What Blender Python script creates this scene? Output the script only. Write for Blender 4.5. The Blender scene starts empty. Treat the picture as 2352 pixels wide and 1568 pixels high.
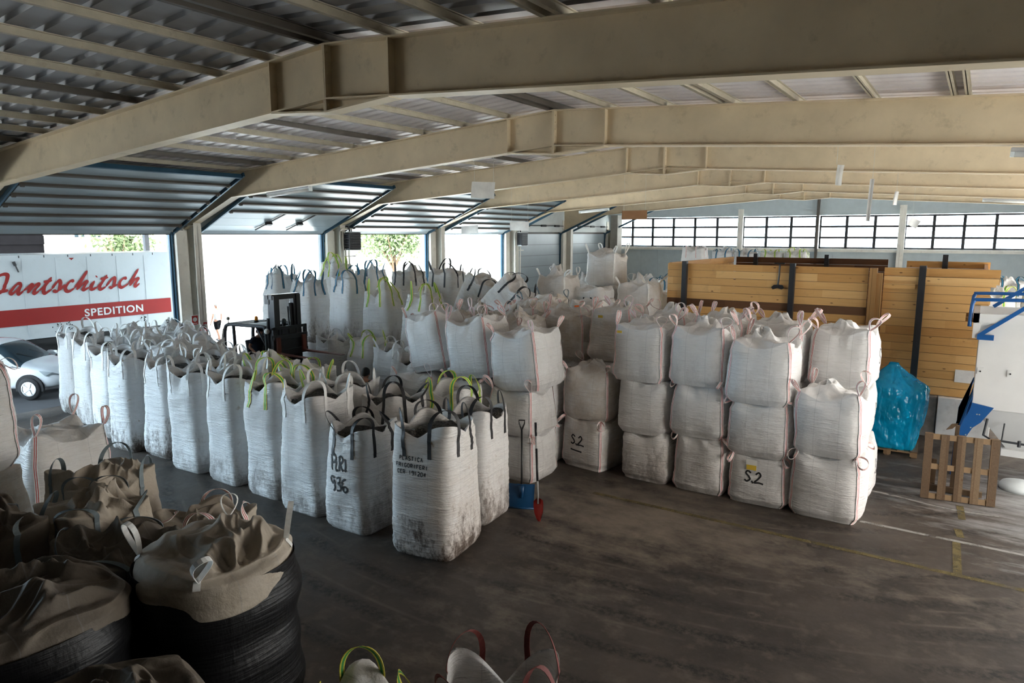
import bpy, bmesh, math, random
import numpy as np
from mathutils import Vector, Matrix
from mathutils.bvhtree import BVHTree

PI = math.pi
SC = bpy.context.scene
COL = SC.collection

# ------------------------------------------------------------------ camera
cam_d = bpy.data.cameras.new('camera')
cam_d.sensor_width = 36.0
cam_d.lens = 36.0 * 1600 / 2352
cam_d.clip_end = 500
cam_o = bpy.data.objects.new('camera', cam_d)
COL.objects.link(cam_o)
cam_o.location = (0, 0, 4.8)
cam_o.rotation_euler = (PI/2 - math.atan(247/1600), 0, math.radians(33.9))
SC.camera = cam_o

# ------------------------------------------------------------------ light and exposure
SC.view_settings.view_transform = 'Standard'
SC.view_settings.look = 'None'
SC.view_settings.gamma = 1.0
SC.view_settings.use_curve_mapping = False
SC.view_settings.exposure = 2.1
SC.cycles.max_bounces = 7
SC.cycles.diffuse_bounces = 5
SC.cycles.glossy_bounces = 3
SC.cycles.transmission_bounces = 4
SC.cycles.transparent_max_bounces = 8
SC.cycles.caustics_reflective = False
SC.cycles.caustics_refractive = False
SC.cycles.sample_clamp_indirect = 12.0

w = bpy.data.worlds.new('sky')
SC.world = w
w.use_nodes = True
nt = w.node_tree
nt.nodes.clear()
tc = nt.nodes.new('ShaderNodeTexCoord')
sx = nt.nodes.new('ShaderNodeSeparateXYZ')
mr = nt.nodes.new('ShaderNodeMapRange')
mr.inputs['From Min'].default_value = -0.9
mr.inputs['From Max'].default_value = 0.9
cr = nt.nodes.new('ShaderNodeValToRGB')
cr.color_ramp.elements[0].color = (0.58, 0.81, 1.0, 1)     # clear blue side of the sky
cr.color_ramp.elements[1].color = (0.47, 0.435, 0.395, 1)     # hazy sunny side
bg = nt.nodes.new('ShaderNodeBackground')
bg.inputs['Strength'].default_value = 5.2
wo = nt.nodes.new('ShaderNodeOutputWorld')
L = nt.links.new
L(tc.outputs['Generated'], sx.inputs[0])
L(sx.outputs['X'], mr.inputs['Value'])
L(mr.outputs[0], cr.inputs[0])
L(cr.outputs[0], bg.inputs['Color'])
L(bg.outputs[0], wo.inputs['Surface'])

sun_d = bpy.data.lights.new('sun', 'SUN')
sun_d.energy = 7.0
sun_d.angle = math.radians(1.0)
sun_d.color = (1.0, 0.95, 0.86)
sun_o = bpy.data.objects.new('sun', sun_d)
COL.objects.link(sun_o)
sun_o.location = (-40, -30, 60)
# high sun, coming from behind the camera and a little from the yard side
sun_o.rotation_euler = Vector((0.18, 0.55, -1.0)).to_track_quat('-Z', 'Y').to_euler()

def portal(x, y, z, sx_, sy_, rot):
    d = bpy.data.lights.new('daylight_portal', 'AREA')
    d.shape = 'RECTANGLE'; d.size = sx_; d.size_y = sy_
    d.cycles.is_portal = True
    o = bpy.data.objects.new('daylight_portal', d)
    o.location = (x, y, z); o.rotation_euler = rot
    COL.objects.link(o)
for k in range(5):      # open doors along the yard side, light comes in towards +X
    portal(-21.3, 3.8 + 6*k, 2.4, 4.8, 5.4, (0, -PI/2, 0))
portal(-21.3, -2.3, 2.4, 4.8, 5.0, (0, -PI/2, 0))  # extra doorway beside the viewpoint, added to let light in
for k in (1, 2, 3, 4, 5):  # doorways added in the unseen long side to let light in
    portal(6.3, 3.8 + 6*k, 2.4, 4.8, 5.4, (0, PI/2, 0))
portal(-7.5, 43.3, 4.9, 26, 1.8, (-PI/2, 0, 0))

# ------------------------------------------------------------------ materials
def newmat(name):
    m = bpy.data.materials.new(name)
    m.use_nodes = True
    nt = m.node_tree
    nt.nodes.clear()
    return m, nt

class N:
    """tiny node helper"""
    def __init__(s, nt): s.nt = nt
    def new(s, t, **kw):
        n = s.nt.nodes.new('ShaderNode' + t)
        for k, v in kw.items():
            if k in n.inputs.keys() if hasattr(n.inputs, 'keys') else False:
                s.put(n.inputs[k], v)
            else:
                setattr(n, k, v)
        return n
    def put(s, sock, v):
        if isinstance(v, bpy.types.NodeSocket): s.nt.links.new(v, sock)
        elif isinstance(v, (tuple, list)) and len(v) == 3 and sock.type == 'RGBA': sock.default_value = (*v, 1)
        else: sock.default_value = v
    def coords(s, kind='Object'): return s.new('TexCoord').outputs[kind]
    def mapping(s, vec, scale=(1, 1, 1), loc=(0, 0, 0)):
        n = s.new('Mapping'); s.put(n.inputs['Vector'], vec)
        n.inputs['Scale'].default_value = scale; s.put(n.inputs['Location'], loc)
        return n.outputs[0]
    def noise(s, vec, scale=5, detail=3, rough=.55, w=None):
        n = s.new('TexNoise')
        if w is not None:
            n.noise_dimensions = '4D'; s.put(n.inputs['W'], w)
        s.put(n.inputs['Vector'], vec)
        n.inputs['Scale'].default_value = scale; n.inputs['Detail'].default_value = detail
        n.inputs['Roughness'].default_value = rough
        return n.outputs['Fac']
    def ramp(s, fac, stops):
        n = s.new('ValToRGB'); s.put(n.inputs[0], fac)
        e = n.color_ramp.elements
        while len(e) < len(stops): e.new(0.5)
        for k, (p, c) in enumerate(stops):
            e[k].position = p
            e[k].color = (c, c, c, 1) if isinstance(c, (int, float)) else (*c, 1)
        return n.outputs[0]
    def mix(s, fac, a, b):
        n = s.new('Mix'); n.data_type = 'RGBA'
        s.put(n.inputs[0], fac); s.put(n.inputs[6], a); s.put(n.inputs[7], b)
        return n.outputs[2]
    def math(s, op, a, b=0.0, c=None, clamp=False):
        n = s.new('Math'); n.operation = op; n.use_clamp = clamp
        s.put(n.inputs[0], a); s.put(n.inputs[1], b)
        if c is not None: s.put(n.inputs[2], c)
        return n.outputs[0]
    def maprange(s, v, a, b, c=0.0, d=1.0):
        n = s.new('MapRange'); s.put(n.inputs[0], v)
        for k, q in enumerate((a, b, c, d)): s.put(n.inputs[1+k], q)
        return n.outputs[0]
    def bump(s, h, strength=.3, dist=.01):
        n = s.new('Bump'); s.put(n.inputs['Height'], h)
        n.inputs['Strength'].default_value = strength; n.inputs['Distance'].default_value = dist
        return n.outputs[0]
    def principled(s, color, rough=.6, metal=0.0, normal=None, spec=.5, alpha=None, coat=0.0):
        n = s.new('BsdfPrincipled')
        s.put(n.inputs['Base Color'], color); s.put(n.inputs['Roughness'], rough)
        s.put(n.inputs['Metallic'], metal); n.inputs['Specular IOR Level'].default_value = spec
        n.inputs['Coat Weight'].default_value = coat
        if normal is not None: s.put(n.inputs['Normal'], normal)
        if alpha is not None: s.put(n.inputs['Alpha'], alpha)
        return n.outputs[0]
    def out(s, sh):
        n = s.new('OutputMaterial'); s.put(n.inputs['Surface'], sh)

def paint(name, col, rough=.55, metal=0.0, var=.12, scale=3.0, dirt=None, bump=0.0, spec=.4, coat=0.0):
    """painted or plain surface with slight cloudy variation and optional grime of its own colour"""
    m, nt = newmat(name); n = N(nt)
    co = n.coords()
    f = n.noise(co, scale, 4, .6)
    c = n.mix(n.maprange(f, .3, .7), tuple(v*(1-var) for v in col), tuple(min(1, v*(1+var)) for v in col))
    if dirt:
        g = n.noise(n.mapping(co, (1, 1, 1), (7, 3, 1)), scale*2.3, 6, .7)
        c = n.mix(n.maprange(g, .56, .72, 0, dirt[1]), c, dirt[0])
    nm = n.bump(n.noise(co, scale*14, 3), bump, .01) if bump else None
    n.out(n.principled(c, rough, metal, nm, spec, coat=coat))
    return m

def bag_material(name, base, tan, stain, soft=False):
    m, nt = newmat(name); n = N(nt)
    co = n.coords()
    oi = n.new('ObjectInfo')
    wv = n.math('MULTIPLY', oi.outputs['Random'], 60.0)
    sc = n.new('SeparateColor'); n.put(sc.inputs[0], oi.outputs['Color'])
    st, tn = sc.outputs[0], sc.outputs[1]
    z = n.new('SeparateXYZ'); n.put(z.inputs[0], co); z = z.outputs['Z']
    # woven cloth, dust and old cloth colour
    f = n.noise(co, 2.2, 4, .6, wv)
    c = n.mix(n.maprange(f, .3, .75), base, tuple(v*.90 for v in base))
    c = n.mix(n.math('MULTIPLY', tn, n.maprange(n.noise(co, 3.1, 5, .65, wv), .30, .62)), c, tan)
    # faint seams printed down the cloth
    # grime rubbed into the lower part, streaked downwards
    g1 = n.noise(n.mapping(co, (3.0, 3.0, 1.2)), 1.6, 6, .72, wv)
    g2 = n.noise(n.mapping(co, (15, 15, 9)), 1.4, 5, .75, wv)
    low = n.maprange(z, 0.1, 1.5, .29, -.13)
    g = n.math('ADD', n.math('ADD', g1, low), n.math('MULTIPLY', n.math('SUBTRACT', g2, .5), .42))
    gl = n.math('MULTIPLY', n.maprange(g, .56, .84, 0, .45), st)
    c = n.mix(gl, c, (.38, .27, .19))
    g = n.math('MULTIPLY', n.maprange(g, .68, .84, 0, .9), st)
    c = n.mix(g, c, stain)
    xy = n.new('SeparateXYZ'); n.put(xy.inputs[0], co)
    for ax in ('X', 'Y'):
        sm = n.math('ABSOLUTE', n.math('SUBTRACT', n.math('ABSOLUTE', xy.outputs[ax]), .19))
        c = n.mix(n.maprange(sm, .002, .006, .28, 0), c, (.30, .30, .31))
    blot = n.noise(co, 7.0, 2, .5, n.math('ADD', wv, 11.0))
    c = n.mix(n.math('MULTIPLY', n.maprange(blot, .70, .78), n.math('MULTIPLY', st, .8)), c, (.30, .17, .06))
    # creases and weave
    wr = n.noise(n.mapping(co, (2.2, 2.2, 26)), 1.0, 3, .6, wv)
    wr = n.math('ABSOLUTE', n.math('SUBTRACT', wr, .5))
    wb = n.noise(n.mapping(co, (7, 7, 16)), 1.6, 3, .6, wv)
    bp = n.math('ADD', n.math('MULTIPLY', wr, 1.1), n.math('MULTIPLY', wb, .45))
    ge = n.new('NewGeometry'); nz = n.new('SeparateXYZ'); n.put(nz.inputs[0], ge.outputs['Normal'])
    iso = n.math('MULTIPLY', n.noise(co, 11, 4, .6, wv), .55)
    flat = n.maprange(n.math('ABSOLUTE', nz.outputs['Z']), .35, .75) if not soft else 1.0
    bp = n.math('ADD', n.math('MULTIPLY', bp, n.math('SUBTRACT', 1.0, flat)), n.math('MULTIPLY', iso, flat))
    nm = n.bump(bp, .85 if not soft else .6, .05)
    sh = n.principled(c, .52 if not soft else .72, 0, nm, .35 if not soft else .2)
    tr = n.new('BsdfTranslucent'); n.put(tr.inputs['Color'], c)
    mx = n.new('MixShader'); mx.inputs[0].default_value = .14
    n.put(mx.inputs[1], sh); n.put(mx.inputs[2], tr.outputs[0])
    n.out(mx.outputs[0])
    return m

def metal_sheet(name, col, rough, dirtcol):
    m, nt = newmat(name); n = N(nt)
    co = n.coords()
    f = n.noise(n.mapping(co, (.5, .12, .5)), 3, 5, .65)
    c = n.mix(n.maprange(f, .35, .75, 0, .6), col, dirtcol)
    n.out(n.principled(c, rough, 0, None, .4))
    return m

def wood_material(name, cols, board=.2, vert=False):
    m, nt = newmat(name); n = N(nt)
    co = n.coords()
    x = n.new('SeparateXYZ'); n.put(x.inputs[0], co)
    bi = n.math('FLOOR', n.math('DIVIDE', x.outputs['X' if vert else 'Z'], board))
    seg = n.math('FLOOR', n.math('DIVIDE', n.math('ADD', x.outputs['Z' if vert else 'X'], n.math('MULTIPLY', bi, 1.37)), 2.6))
    wn = n.new('TexWhiteNoise'); wn.noise_dimensions = '2D'
    cv = n.new('CombineXYZ'); n.put(cv.inputs[0], bi); n.put(cv.inputs[1], seg)
    n.put(wn.inputs['Vector'], cv.outputs[0])
    grain = n.noise(n.mapping(co, (40, 40, 1.6) if vert else (1.6, 1.6, 40)), 1.0, 5, .7, wn.outputs['Value'])
    f = n.math('ADD', n.math('MULTIPLY', wn.outputs['Value'], .55), n.math('MULTIPLY', grain, .5))
    c = n.ramp(f, [(.2, cols[0]), (.55, cols[1]), (.9, cols[2])])
    vo = n.new('TexVoronoi'); n.put(vo.inputs['Vector'], n.mapping(co, (5.2, 5.2, 2.2) if vert else (2.2, 2.2, 5.2)))
    vo.inputs['Scale'].default_value = 1.0
    c = n.mix(n.maprange(vo.outputs['Distance'], .05, .10, .85, 0), c, (.10, .045, .018))
    fr_ = n.math('FRACT', n.math('DIVIDE', x.outputs['X' if vert else 'Z'], board))
    ed = n.math('ABSOLUTE', n.math('SUBTRACT', fr_, .5))
    c = n.mix(n.maprange(ed, .465, .495, 0, .75), c, (.09, .045, .02))
    dk = n.noise(co, 1.1, 5, .7)
    c = n.mix(n.maprange(dk, .58, .8, 0, .5), c, (.13, .07, .03))
    n.out(n.principled(c, .6, 0, n.bump(grain, .25, .006), .3))
    return m

MT = {}
MT['bag'] = bag_material('woven_white', (.85, .845, .84), (.55, .46, .36), (.065, .042, .028))
MT['bag_tan_dim'] = bag_material('woven_tan_dimmed', (.21, .18, .15), (.14, .115, .085), (.05, .04, .03), True)  # tan cloth, its colour darkened further for the dim near corner
MT['bag_old'] = bag_material('woven_old', (.58, .52, .44), (.34, .28, .21), (.05, .04, .03), True)
MT['fill'] = None
m, nt = newmat('dark_flakes'); n = N(nt); co = n.coords()
vo = n.new('TexVoronoi'); n.put(vo.inputs['Vector'], co); vo.inputs['Scale'].default_value = 38
c = n.ramp(vo.outputs['Color'], [(0, (.006, .006, .006)), (.6, (.035, .032, .028)), (1, (.16, .14, .11))])
n.out(n.principled(c, .6, 0, n.bump(vo.outputs['Distance'], 1.0, .02), .4)); MT['fill'] = m
for k, c, r in [('w_white', (.82, .82, .80), .6), ('w_red', (.50, .05, .045), .6), ('w_green', (.06, .36, .09), .6),
                ('w_yellow', (.75, .68, .10), .6), ('w_black', (.020, .020, .022), .55), ('w_navy', (.015, .035, .06), .5),
                ('w_blue', (.05, .24, .40), .5), ('w_thread', (.10, .09, .08), .8), ('w_orange', (.75, .16, .03), .6),
                ('w_grey', (.16, .20, .22), .6), ('w_maroon', (.16, .035, .03), .7)]:
    MT[k] = paint('webbing_' + k[2:], c, r, var=.10, scale=20)
MT['ink'] = paint('black_spray_paint', (.012, .013, .015), .7)
MT['ink_grey'] = paint('faded_spray_paint', (.10, .10, .10), .7, var=.3, scale=30)
MT['tag'] = paint('white_paper_tag', (.75, .74, .70), .6)
MT['tag_y'] = paint('yellow_paper_tag', (.66, .45, .05), .6)
MT['cream'] = paint('cream_steel_paint', (.66, .54, .37), .5, var=.10, scale=1.3, dirt=((.24, .19, .12), .35))
MT['cream_l'] = paint('pale_cream_paint', (.78, .75, .68), .5, var=.08, scale=2, dirt=((.35, .30, .24), .4))
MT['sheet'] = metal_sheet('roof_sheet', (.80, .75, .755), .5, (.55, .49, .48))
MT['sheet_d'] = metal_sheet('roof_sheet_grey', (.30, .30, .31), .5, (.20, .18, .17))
MT['purlin'] = paint('purlin_cream', (.42, .37, .28), .5, dirt=((.2, .16, .1), .5))
MT['purlin_d'] = paint('purlin_brown', (.10, .085, .07), .5)
MT['panel'] = paint('door_panel_white', (.29, .345, .375), .30, var=.06, scale=1.0, spec=.6)
MT['rail'] = paint('door_rail_brown', (.070, .058, .048), .5)
MT['track'] = paint('track_blue', (.035, .085, .13), .35, metal=.3)
MT['blue_p'] = paint('blue_track_paint', (.02, .12, .27), .4)
MT['wall'] = paint('sandwich_panel_grey', (.50, .56, .58), .5, var=.05)
MT['wall_l'] = paint('sandwich_panel_pale', (.66, .70, .70), .5, var=.05)
MT['wall_d'] = paint('dim_plaster', (.30, .28, .25), .8)
MT['wall_dd'] = paint('dark_plaster', (.075, .068, .06), .85)  # dark colour for unseen walls, keeps bounced light low
MT['frame_d'] = paint('window_frame_dark', (.025, .025, .027), .5)
MT['black'] = paint('black_enamel', (.012, .012, .014), .35, spec=.5)
MT['dark'] = paint('dark_grey_paint', (.035, .037, .042), .45)
MT['rubber'] = paint('rubber', (.012, .012, .013), .8)
MT['steel'] = paint('worn_steel', (.45, .45, .46), .3, metal=.9)
MT['alu'] = paint('aluminium', (.62, .63, .64), .35, metal=.6)
MT['red'] = paint('red_paint', (.42, .025, .02), .4)
MT['rust'] = paint('rusty_red_fork', (.13, .035, .022), .5, dirt=((.05, .03, .02), .7))
MT['truck'] = paint('trailer_white', (.60, .64, .66), .4, var=.03, scale=.8, dirt=((.45, .47, .48), .3))
MT['truck_red'] = paint('trailer_red', (.31, .012, .010), .45, var=.08, scale=.6)
MT['lettering_w'] = paint('lettering_white', (.72, .72, .72), .5)
MT['car'] = paint('car_white', (.52, .55, .58), .15, var=.02, coat=.6)
MT['black_film'] = None
m, nt = newmat('black_stretch_film'); n = N(nt); co = n.coords()
f = n.noise(n.mapping(co, (1.5, 1.5, 22)), 1.0, 4, .6); f2 = n.noise(n.mapping(co, (14, 14, 5)), 1.0, 3, .6)
n.out(n.principled((.005, .005, .006), .46, 0, n.bump(n.math('ADD', f, n.math('MULTIPLY', f2, .5)), .55, .025), .3)); MT['black_film'] = m
MT['wood'] = wood_material('spruce_boards', [(.46, .23, .07), (.63, .36, .13), (.74, .47, .20)])
MT['wood_d'] = wood_material('brown_boards', [(.07, .03, .015), (.12, .055, .025), (.17, .085, .04)])
MT['wood_v'] = wood_material('spruce_post', [(.26, .13, .04), (.38, .21, .08), (.46, .28, .11)], vert=True)
MT['pallet'] = wood_material('pallet_wood', [(.045, .030, .018), (.11, .070, .040), (.21, .145, .085)], board=.23, vert=True)
MT['pallet_h'] = wood_material('pallet_wood_side', [(.07, .042, .024), (.17, .105, .055), (.30, .20, .11)], board=.11)
MT['post'] = paint('steel_post_dark', (.022, .023, .027), .45)
MT['concrete'] = paint('old_concrete', (.22, .20, .18), .9, var=.3, scale=4, dirt=((.10, .09, .08), .6), bump=.4)
MT['white_block'] = paint('white_render', (.70, .70, .69), .7, dirt=((.45, .43, .40), .4))
MT['machine'] = paint('machine_white', (.64, .64, .63), .35, var=.03)
MT['machine_b'] = paint('machine_blue', (.012, .085, .27), .35, var=.06)
MT['shovel_b'] = paint('shovel_blue', (.008, .055, .14), .4)
MT['paper'] = paint('paper', (.78, .77, .75), .7)
MT['card'] = paint('cardboard', (.30, .15, .07), .8)
MT['string'] = paint('string', (.55, .55, .52), .8)
MT['lamp'] = paint('lamp_diffuser', (.80, .80, .78), .3)
MT['skin'] = paint('skin', (.36, .18, .115), .5, var=.06, scale=9)
MT['hair'] = paint('dark_hair', (.012, .010, .009), .6)
MT['hair_g'] = paint('grey_hair', (.33, .30, .27), .7)
MT['shirt_w'] = paint('white_cotton', (.45, .45, .45), .8)
MT['shorts'] = paint('black_cotton', (.004, .004, .0045), .9, spec=.05)
MT['navy'] = paint('navy_cotton', (.010, .018, .035), .8)
MT['teal'] = paint('teal_cotton', (.012, .055, .055), .8)
MT['shoe'] = paint('shoe_black', (.012, .012, .014), .6)
MT['yard'] = paint('yard_concrete', (.62, .61, .58), .85, var=.05, scale=.4)
MT['yard_shade'] = paint('shaded_ground', (.035, .035, .038), .85, bump=.3)  # ground colour darkened to stand for shade round the car
MT['facade'] = paint('pale_facade', (.74, .73, .70), .8, var=.03)
MT['facade_d'] = paint('dark_facade', (.006, .006, .007), .9, spec=.02)
MT['fence'] = paint('pale_green_wall', (.56, .64, .62), .8)
MT['leaf'] = paint('leaves', (.12, .17, .075), .6, var=.4, scale=2)
MT['bark'] = paint('bark', (.12, .08, .05), .9)
MT['headlight'] = paint('headlight_glass', (.25, .28, .30), .1, spec=.8)
MT['beacon'] = paint('amber_lens', (.85, .30, .03), .3)
MT['dark_glass'] = paint('dark_glass', (.02, .035, .045), .06, spec=.8)
# thin clear glass
m, nt = newmat('window_glass'); n = N(nt)
tr = n.new('BsdfTransparent'); tr.inputs[0].default_value = (.93, .95, .95, 1)
gl = n.new('BsdfGlossy'); gl.inputs['Roughness'].default_value = .05
mx = n.new('MixShader'); mx.inputs[0].default_value = .07
n.put(mx.inputs[1], tr.outputs[0]); n.put(mx.inputs[2], gl.outputs[0]); n.out(mx.outputs[0]); MT['glass'] = m
# blue film over the machine
m, nt = newmat('blue_plastic_film'); n = N(nt); co = n.coords()
tr = n.new('BsdfTransparent'); tr.inputs[0].default_value = (.06, .66, .90, 1)
cr_ = n.noise(n.mapping(co, (2.4, 2.4, 1.3)), 1.2, 3, .55)
pr = n.principled((.003, .40, .68), .14, 0, n.bump(n.math('ABSOLUTE', n.math('SUBTRACT', cr_, .5)), 1.0, .20), .7)
mx = n.new('MixShader'); mx.inputs[0].default_value = .42
n.put(mx.inputs[1], tr.outputs[0]); n.put(mx.inputs[2], pr); n.out(mx.outputs[0]); MT['blue_film'] = m
# worn floor paint
def worn(name, col, keep):
    m, nt = newmat(name); n = N(nt); co = n.coords()
    f = n.noise(co, 2.5, 6, .75)
    a = n.maprange(f, keep-.08, keep+.10, 1, 0)
    n.out(n.principled(col, .7, 0, None, .3, alpha=n.math('MULTIPLY', a, .8)))
    return m
MT['line_y'] = worn('worn_yellow_paint', (.165, .13, .055), .53)
MT['line_w'] = worn('worn_white_paint', (.34, .33, .31), .58)
# workshop floor: dusty trodden concrete with tyre tracks
m, nt = newmat('dusty_concrete_floor'); n = N(nt); co = n.coords()
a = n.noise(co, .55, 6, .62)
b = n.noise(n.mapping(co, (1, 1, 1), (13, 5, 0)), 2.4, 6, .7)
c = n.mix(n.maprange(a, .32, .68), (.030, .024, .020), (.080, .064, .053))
c = n.mix(n.maprange(b, .52, .74, 0, .55), c, (.19, .155, .125))
wv = n.new('TexWave'); wv.wave_type = 'RINGS'; wv.rings_direction = 'SPHERICAL'
n.put(wv.inputs['Vector'], n.mapping(co, (1, 1, 1), (5.5, -20.5, 0)))
wv.inputs['Scale'].default_value = .42; wv.inputs['Distortion'].default_value = 2.2; wv.inputs['Detail'].default_value = 3
wv.inputs['Detail Scale'].default_value = .35
tread = n.noise(co, 11, 3, .7)
tk = n.math('MULTIPLY', n.maprange(wv.outputs['Fac'], .72, .95), n.maprange(tread, .40, .60))
tk = n.math('MULTIPLY', tk, n.maprange(n.noise(co, .35, 2), .40, .52))
c = n.mix(n.math('MULTIPLY', tk, .85), c, (.012, .010, .009))
lt = n.math('MULTIPLY', n.maprange(wv.outputs['Fac'], .30, .45), n.maprange(wv.outputs['Fac'], .62, .50))
lt = n.math('MULTIPLY', lt, n.maprange(n.noise(n.mapping(co, (1, 1, 1), (3, 8, 0)), .8, 5, .7), .48, .66))
c = n.mix(n.math('MULTIPLY', lt, .5), c, (.16, .13, .105))
# pale dust trodden out before the shovels and the bag wall
s0 = n.new('SeparateXYZ'); n.put(s0.inputs[0], co)
d1 = n.math('ADD', n.maprange(n.math('ABSOLUTE', n.math('SUBTRACT', s0.outputs['X'], -4.6)), .3, 3.2, .5, 0), n.maprange(n.math('ABSOLUTE', n.math('SUBTRACT', s0.outputs['Y'], 10.6)), .2, 2.0, .5, 0))
d1 = n.math('ADD', n.math('MULTIPLY', d1, .42), n.math('MULTIPLY', n.noise(n.mapping(co, (1.3, 2.0, 1), (5, 2, 0)), 1.2, 6, .72), .8))
c = n.mix(n.math('MULTIPLY', n.maprange(d1, .58, .86), .8), c, (.23, .19, .15))
# white dust spilt near the machine on the right
sep = n.new('SeparateXYZ'); n.put(sep.inputs[0], co)
dx = n.math('ABSOLUTE', n.math('SUBTRACT', sep.outputs['X'], 2.2)); dy = n.math('ABSOLUTE', n.math('SUBTRACT', sep.outputs['Y'], 14.6))
near = n.math('ADD', n.maprange(dx, .4, 3.4, .5, 0), n.maprange(dy, .5, 3.8, .5, 0))
dst = n.noise(n.mapping(co, (.5, 2.2, 1)), 1.3, 6, .75)
ds = n.maprange(n.math('ADD', n.math('MULTIPLY', near, .42), n.math('MULTIPLY', dst, .8)), .62, .86)
c = n.mix(n.math('MULTIPLY', ds, .75), c, (.42, .42, .42))
rg = n.maprange(b, .3, .7, .42, .70)
n.out(n.principled(c, rg, 0, n.bump(n.math('ADD', a, n.math('MULTIPLY', n.noise(co, 18, 4), .25)), .25, .03), .35)); MT['floor'] = m

# ------------------------------------------------------------------ object helpers
def tag(o, label=None, cat=None, group=None, kind=None):
    if label: o['label'] = label
    if cat: o['category'] = cat
    if group: o['group'] = group
    if kind: o['kind'] = kind
    return o

def empty(name, loc=(0, 0, 0), rz=0.0):
    o = bpy.data.objects.new(name, None)
    o.empty_display_size = .1
    o.location = loc
    o.rotation_euler = (0, 0, rz)
    COL.objects.link(o)
    return o

class MB:
    """collects shapes, links them as one mesh object"""
    def __init__(s): s.v = []; s.f = []; s.m = []
    def add(s, vs, fs, mi=0):
        b = len(s.v)
        s.v += [tuple(map(float, v)) for v in vs]
        s.f += [tuple(b + i for i in f) for f in fs]
        s.m += [mi]*len(fs)
    def box(s, x0, y0, z0, x1, y1, z1, mi=0):
        s.add([(x0, y0, z0), (x1, y0, z0), (x1, y1, z0), (x0, y1, z0), (x0, y0, z1), (x1, y0, z1), (x1, y1, z1), (x0, y1, z1)],
              [(3, 2, 1, 0), (4, 5, 6, 7), (0, 1, 5, 4), (1, 2, 6, 5), (2, 3, 7, 6), (3, 0, 4, 7)], mi)
    def bar(s, p, q, w, h, upv=(0, 0, 1), mi=0):
        p = Vector(p); q = Vector(q); d = (q-p).normalized(); u = Vector(upv)
        if abs(d.dot(u)) > .98: u = Vector((1, 0, 0))
        a = d.cross(u).normalized(); b = a.cross(d).normalized()
        vs = []
        for c in (p, q):
            for i, j in ((-1, -1), (1, -1), (1, 1), (-1, 1)): vs.append(c + a*(w/2*i) + b*(h/2*j))
        s.add(vs, [(3, 2, 1, 0), (4, 5, 6, 7), (0, 1, 5, 4), (1, 2, 6, 5), (2, 3, 7, 6), (3, 0, 4, 7)], mi)
    def tube(s, pts, r, n=8, mi=0, closed=False, r2=None):
        pts = [Vector(p) for p in pts]; k = len(pts); rings = []
        a = None
        for i, p in enumerate(pts):
            t = (pts[min(i+1, k-1)] - pts[max(i-1, 0)]).normalized()
            if a is None:
                a = t.orthogonal().normalized()
            else:
                a = (a - t*a.dot(t)).normalized()
            b = t.cross(a)
            rr = r if r2 is None else r + (r2-r)*i/(k-1)
            rings.append([p + (a*math.cos(2*PI*j/n) + b*math.sin(2*PI*j/n))*rr for j in range(n)])
        vs = [v for q in rings for v in q]; fs = []
        for i in range(k-1):
            for j in range(n):
                fs.append((i*n+j, i*n+(j+1) % n, (i+1)*n+(j+1) % n, (i+1)*n+j))
        fs.append(tuple(range(n-1, -1, -1))); fs.append(tuple((k-1)*n+j for j in range(n)))
        s.add(vs, fs, mi)
    def lathe(s, prof, n=20, c=(0, 0, 0), axis='z', mi=0):
        """prof: list of (radius, height)"""
        vs = []
        for r, h in prof:
            for j in range(n):
                t = 2*PI*j/n; a, b = r*math.cos(t), r*math.sin(t)
                vs.append({'z': (c[0]+a, c[1]+b, c[2]+h), 'x': (c[0]+h, c[1]+a, c[2]+b), 'y': (c[0]+b, c[1]+h, c[2]+a)}[axis])
        fs = [(i*n+j, i*n+(j+1) % n, (i+1)*n+(j+1) % n, (i+1)*n+j) for i in range(len(prof)-1) for j in range(n)]
        if prof[0][0] > 1e-4: fs.append(tuple(range(n-1, -1, -1)))
        if prof[-1][0] > 1e-4: fs.append(tuple((len(prof)-1)*n+j for j in range(n)))
        s.add(vs, fs, mi)
    def prism(s, poly, d, mi=0):
        """poly: 3-D outline, extruded by vector d"""
        k = len(poly); d = Vector(d)
        vs = [Vector(p) for p in poly] + [Vector(p)+d for p in poly]
        fs = [tuple(range(k-1, -1, -1)), tuple(range(k, 2*k))] + [(i, (i+1) % k, k+(i+1) % k, k+i) for i in range(k)]
        s.add(vs, fs, mi)
    def build(s, name, mats, parent=None, smooth=False, bevel=0.0, loc=None):
        me = bpy.data.meshes.new(name)
        me.from_pydata(s.v, [], s.f)
        if not isinstance(mats, (list, tuple)): mats = [mats]
        for m in mats: me.materials.append(m)
        if len(mats) > 1: me.polygons.foreach_set('material_index', s.m)
        if smooth: me.polygons.foreach_set('use_smooth', [True]*len(me.polygons))
        me.update()
        o = bpy.data.objects.new(name, me)
        COL.objects.link(o)
        if parent: o.parent = parent
        if loc: o.location = loc
        if bevel:
            b = o.modifiers.new('bevel', 'BEVEL'); b.width = bevel; b.segments = 2; b.limit_method = 'ANGLE'
        return o

def structure(name, mb, mats, label=None, parent=None, **kw):
    o = mb.build(name, mats, parent, **kw)
    if not parent: o['kind'] = 'structure'
    if label: o['label'] = label
    return o

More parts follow.
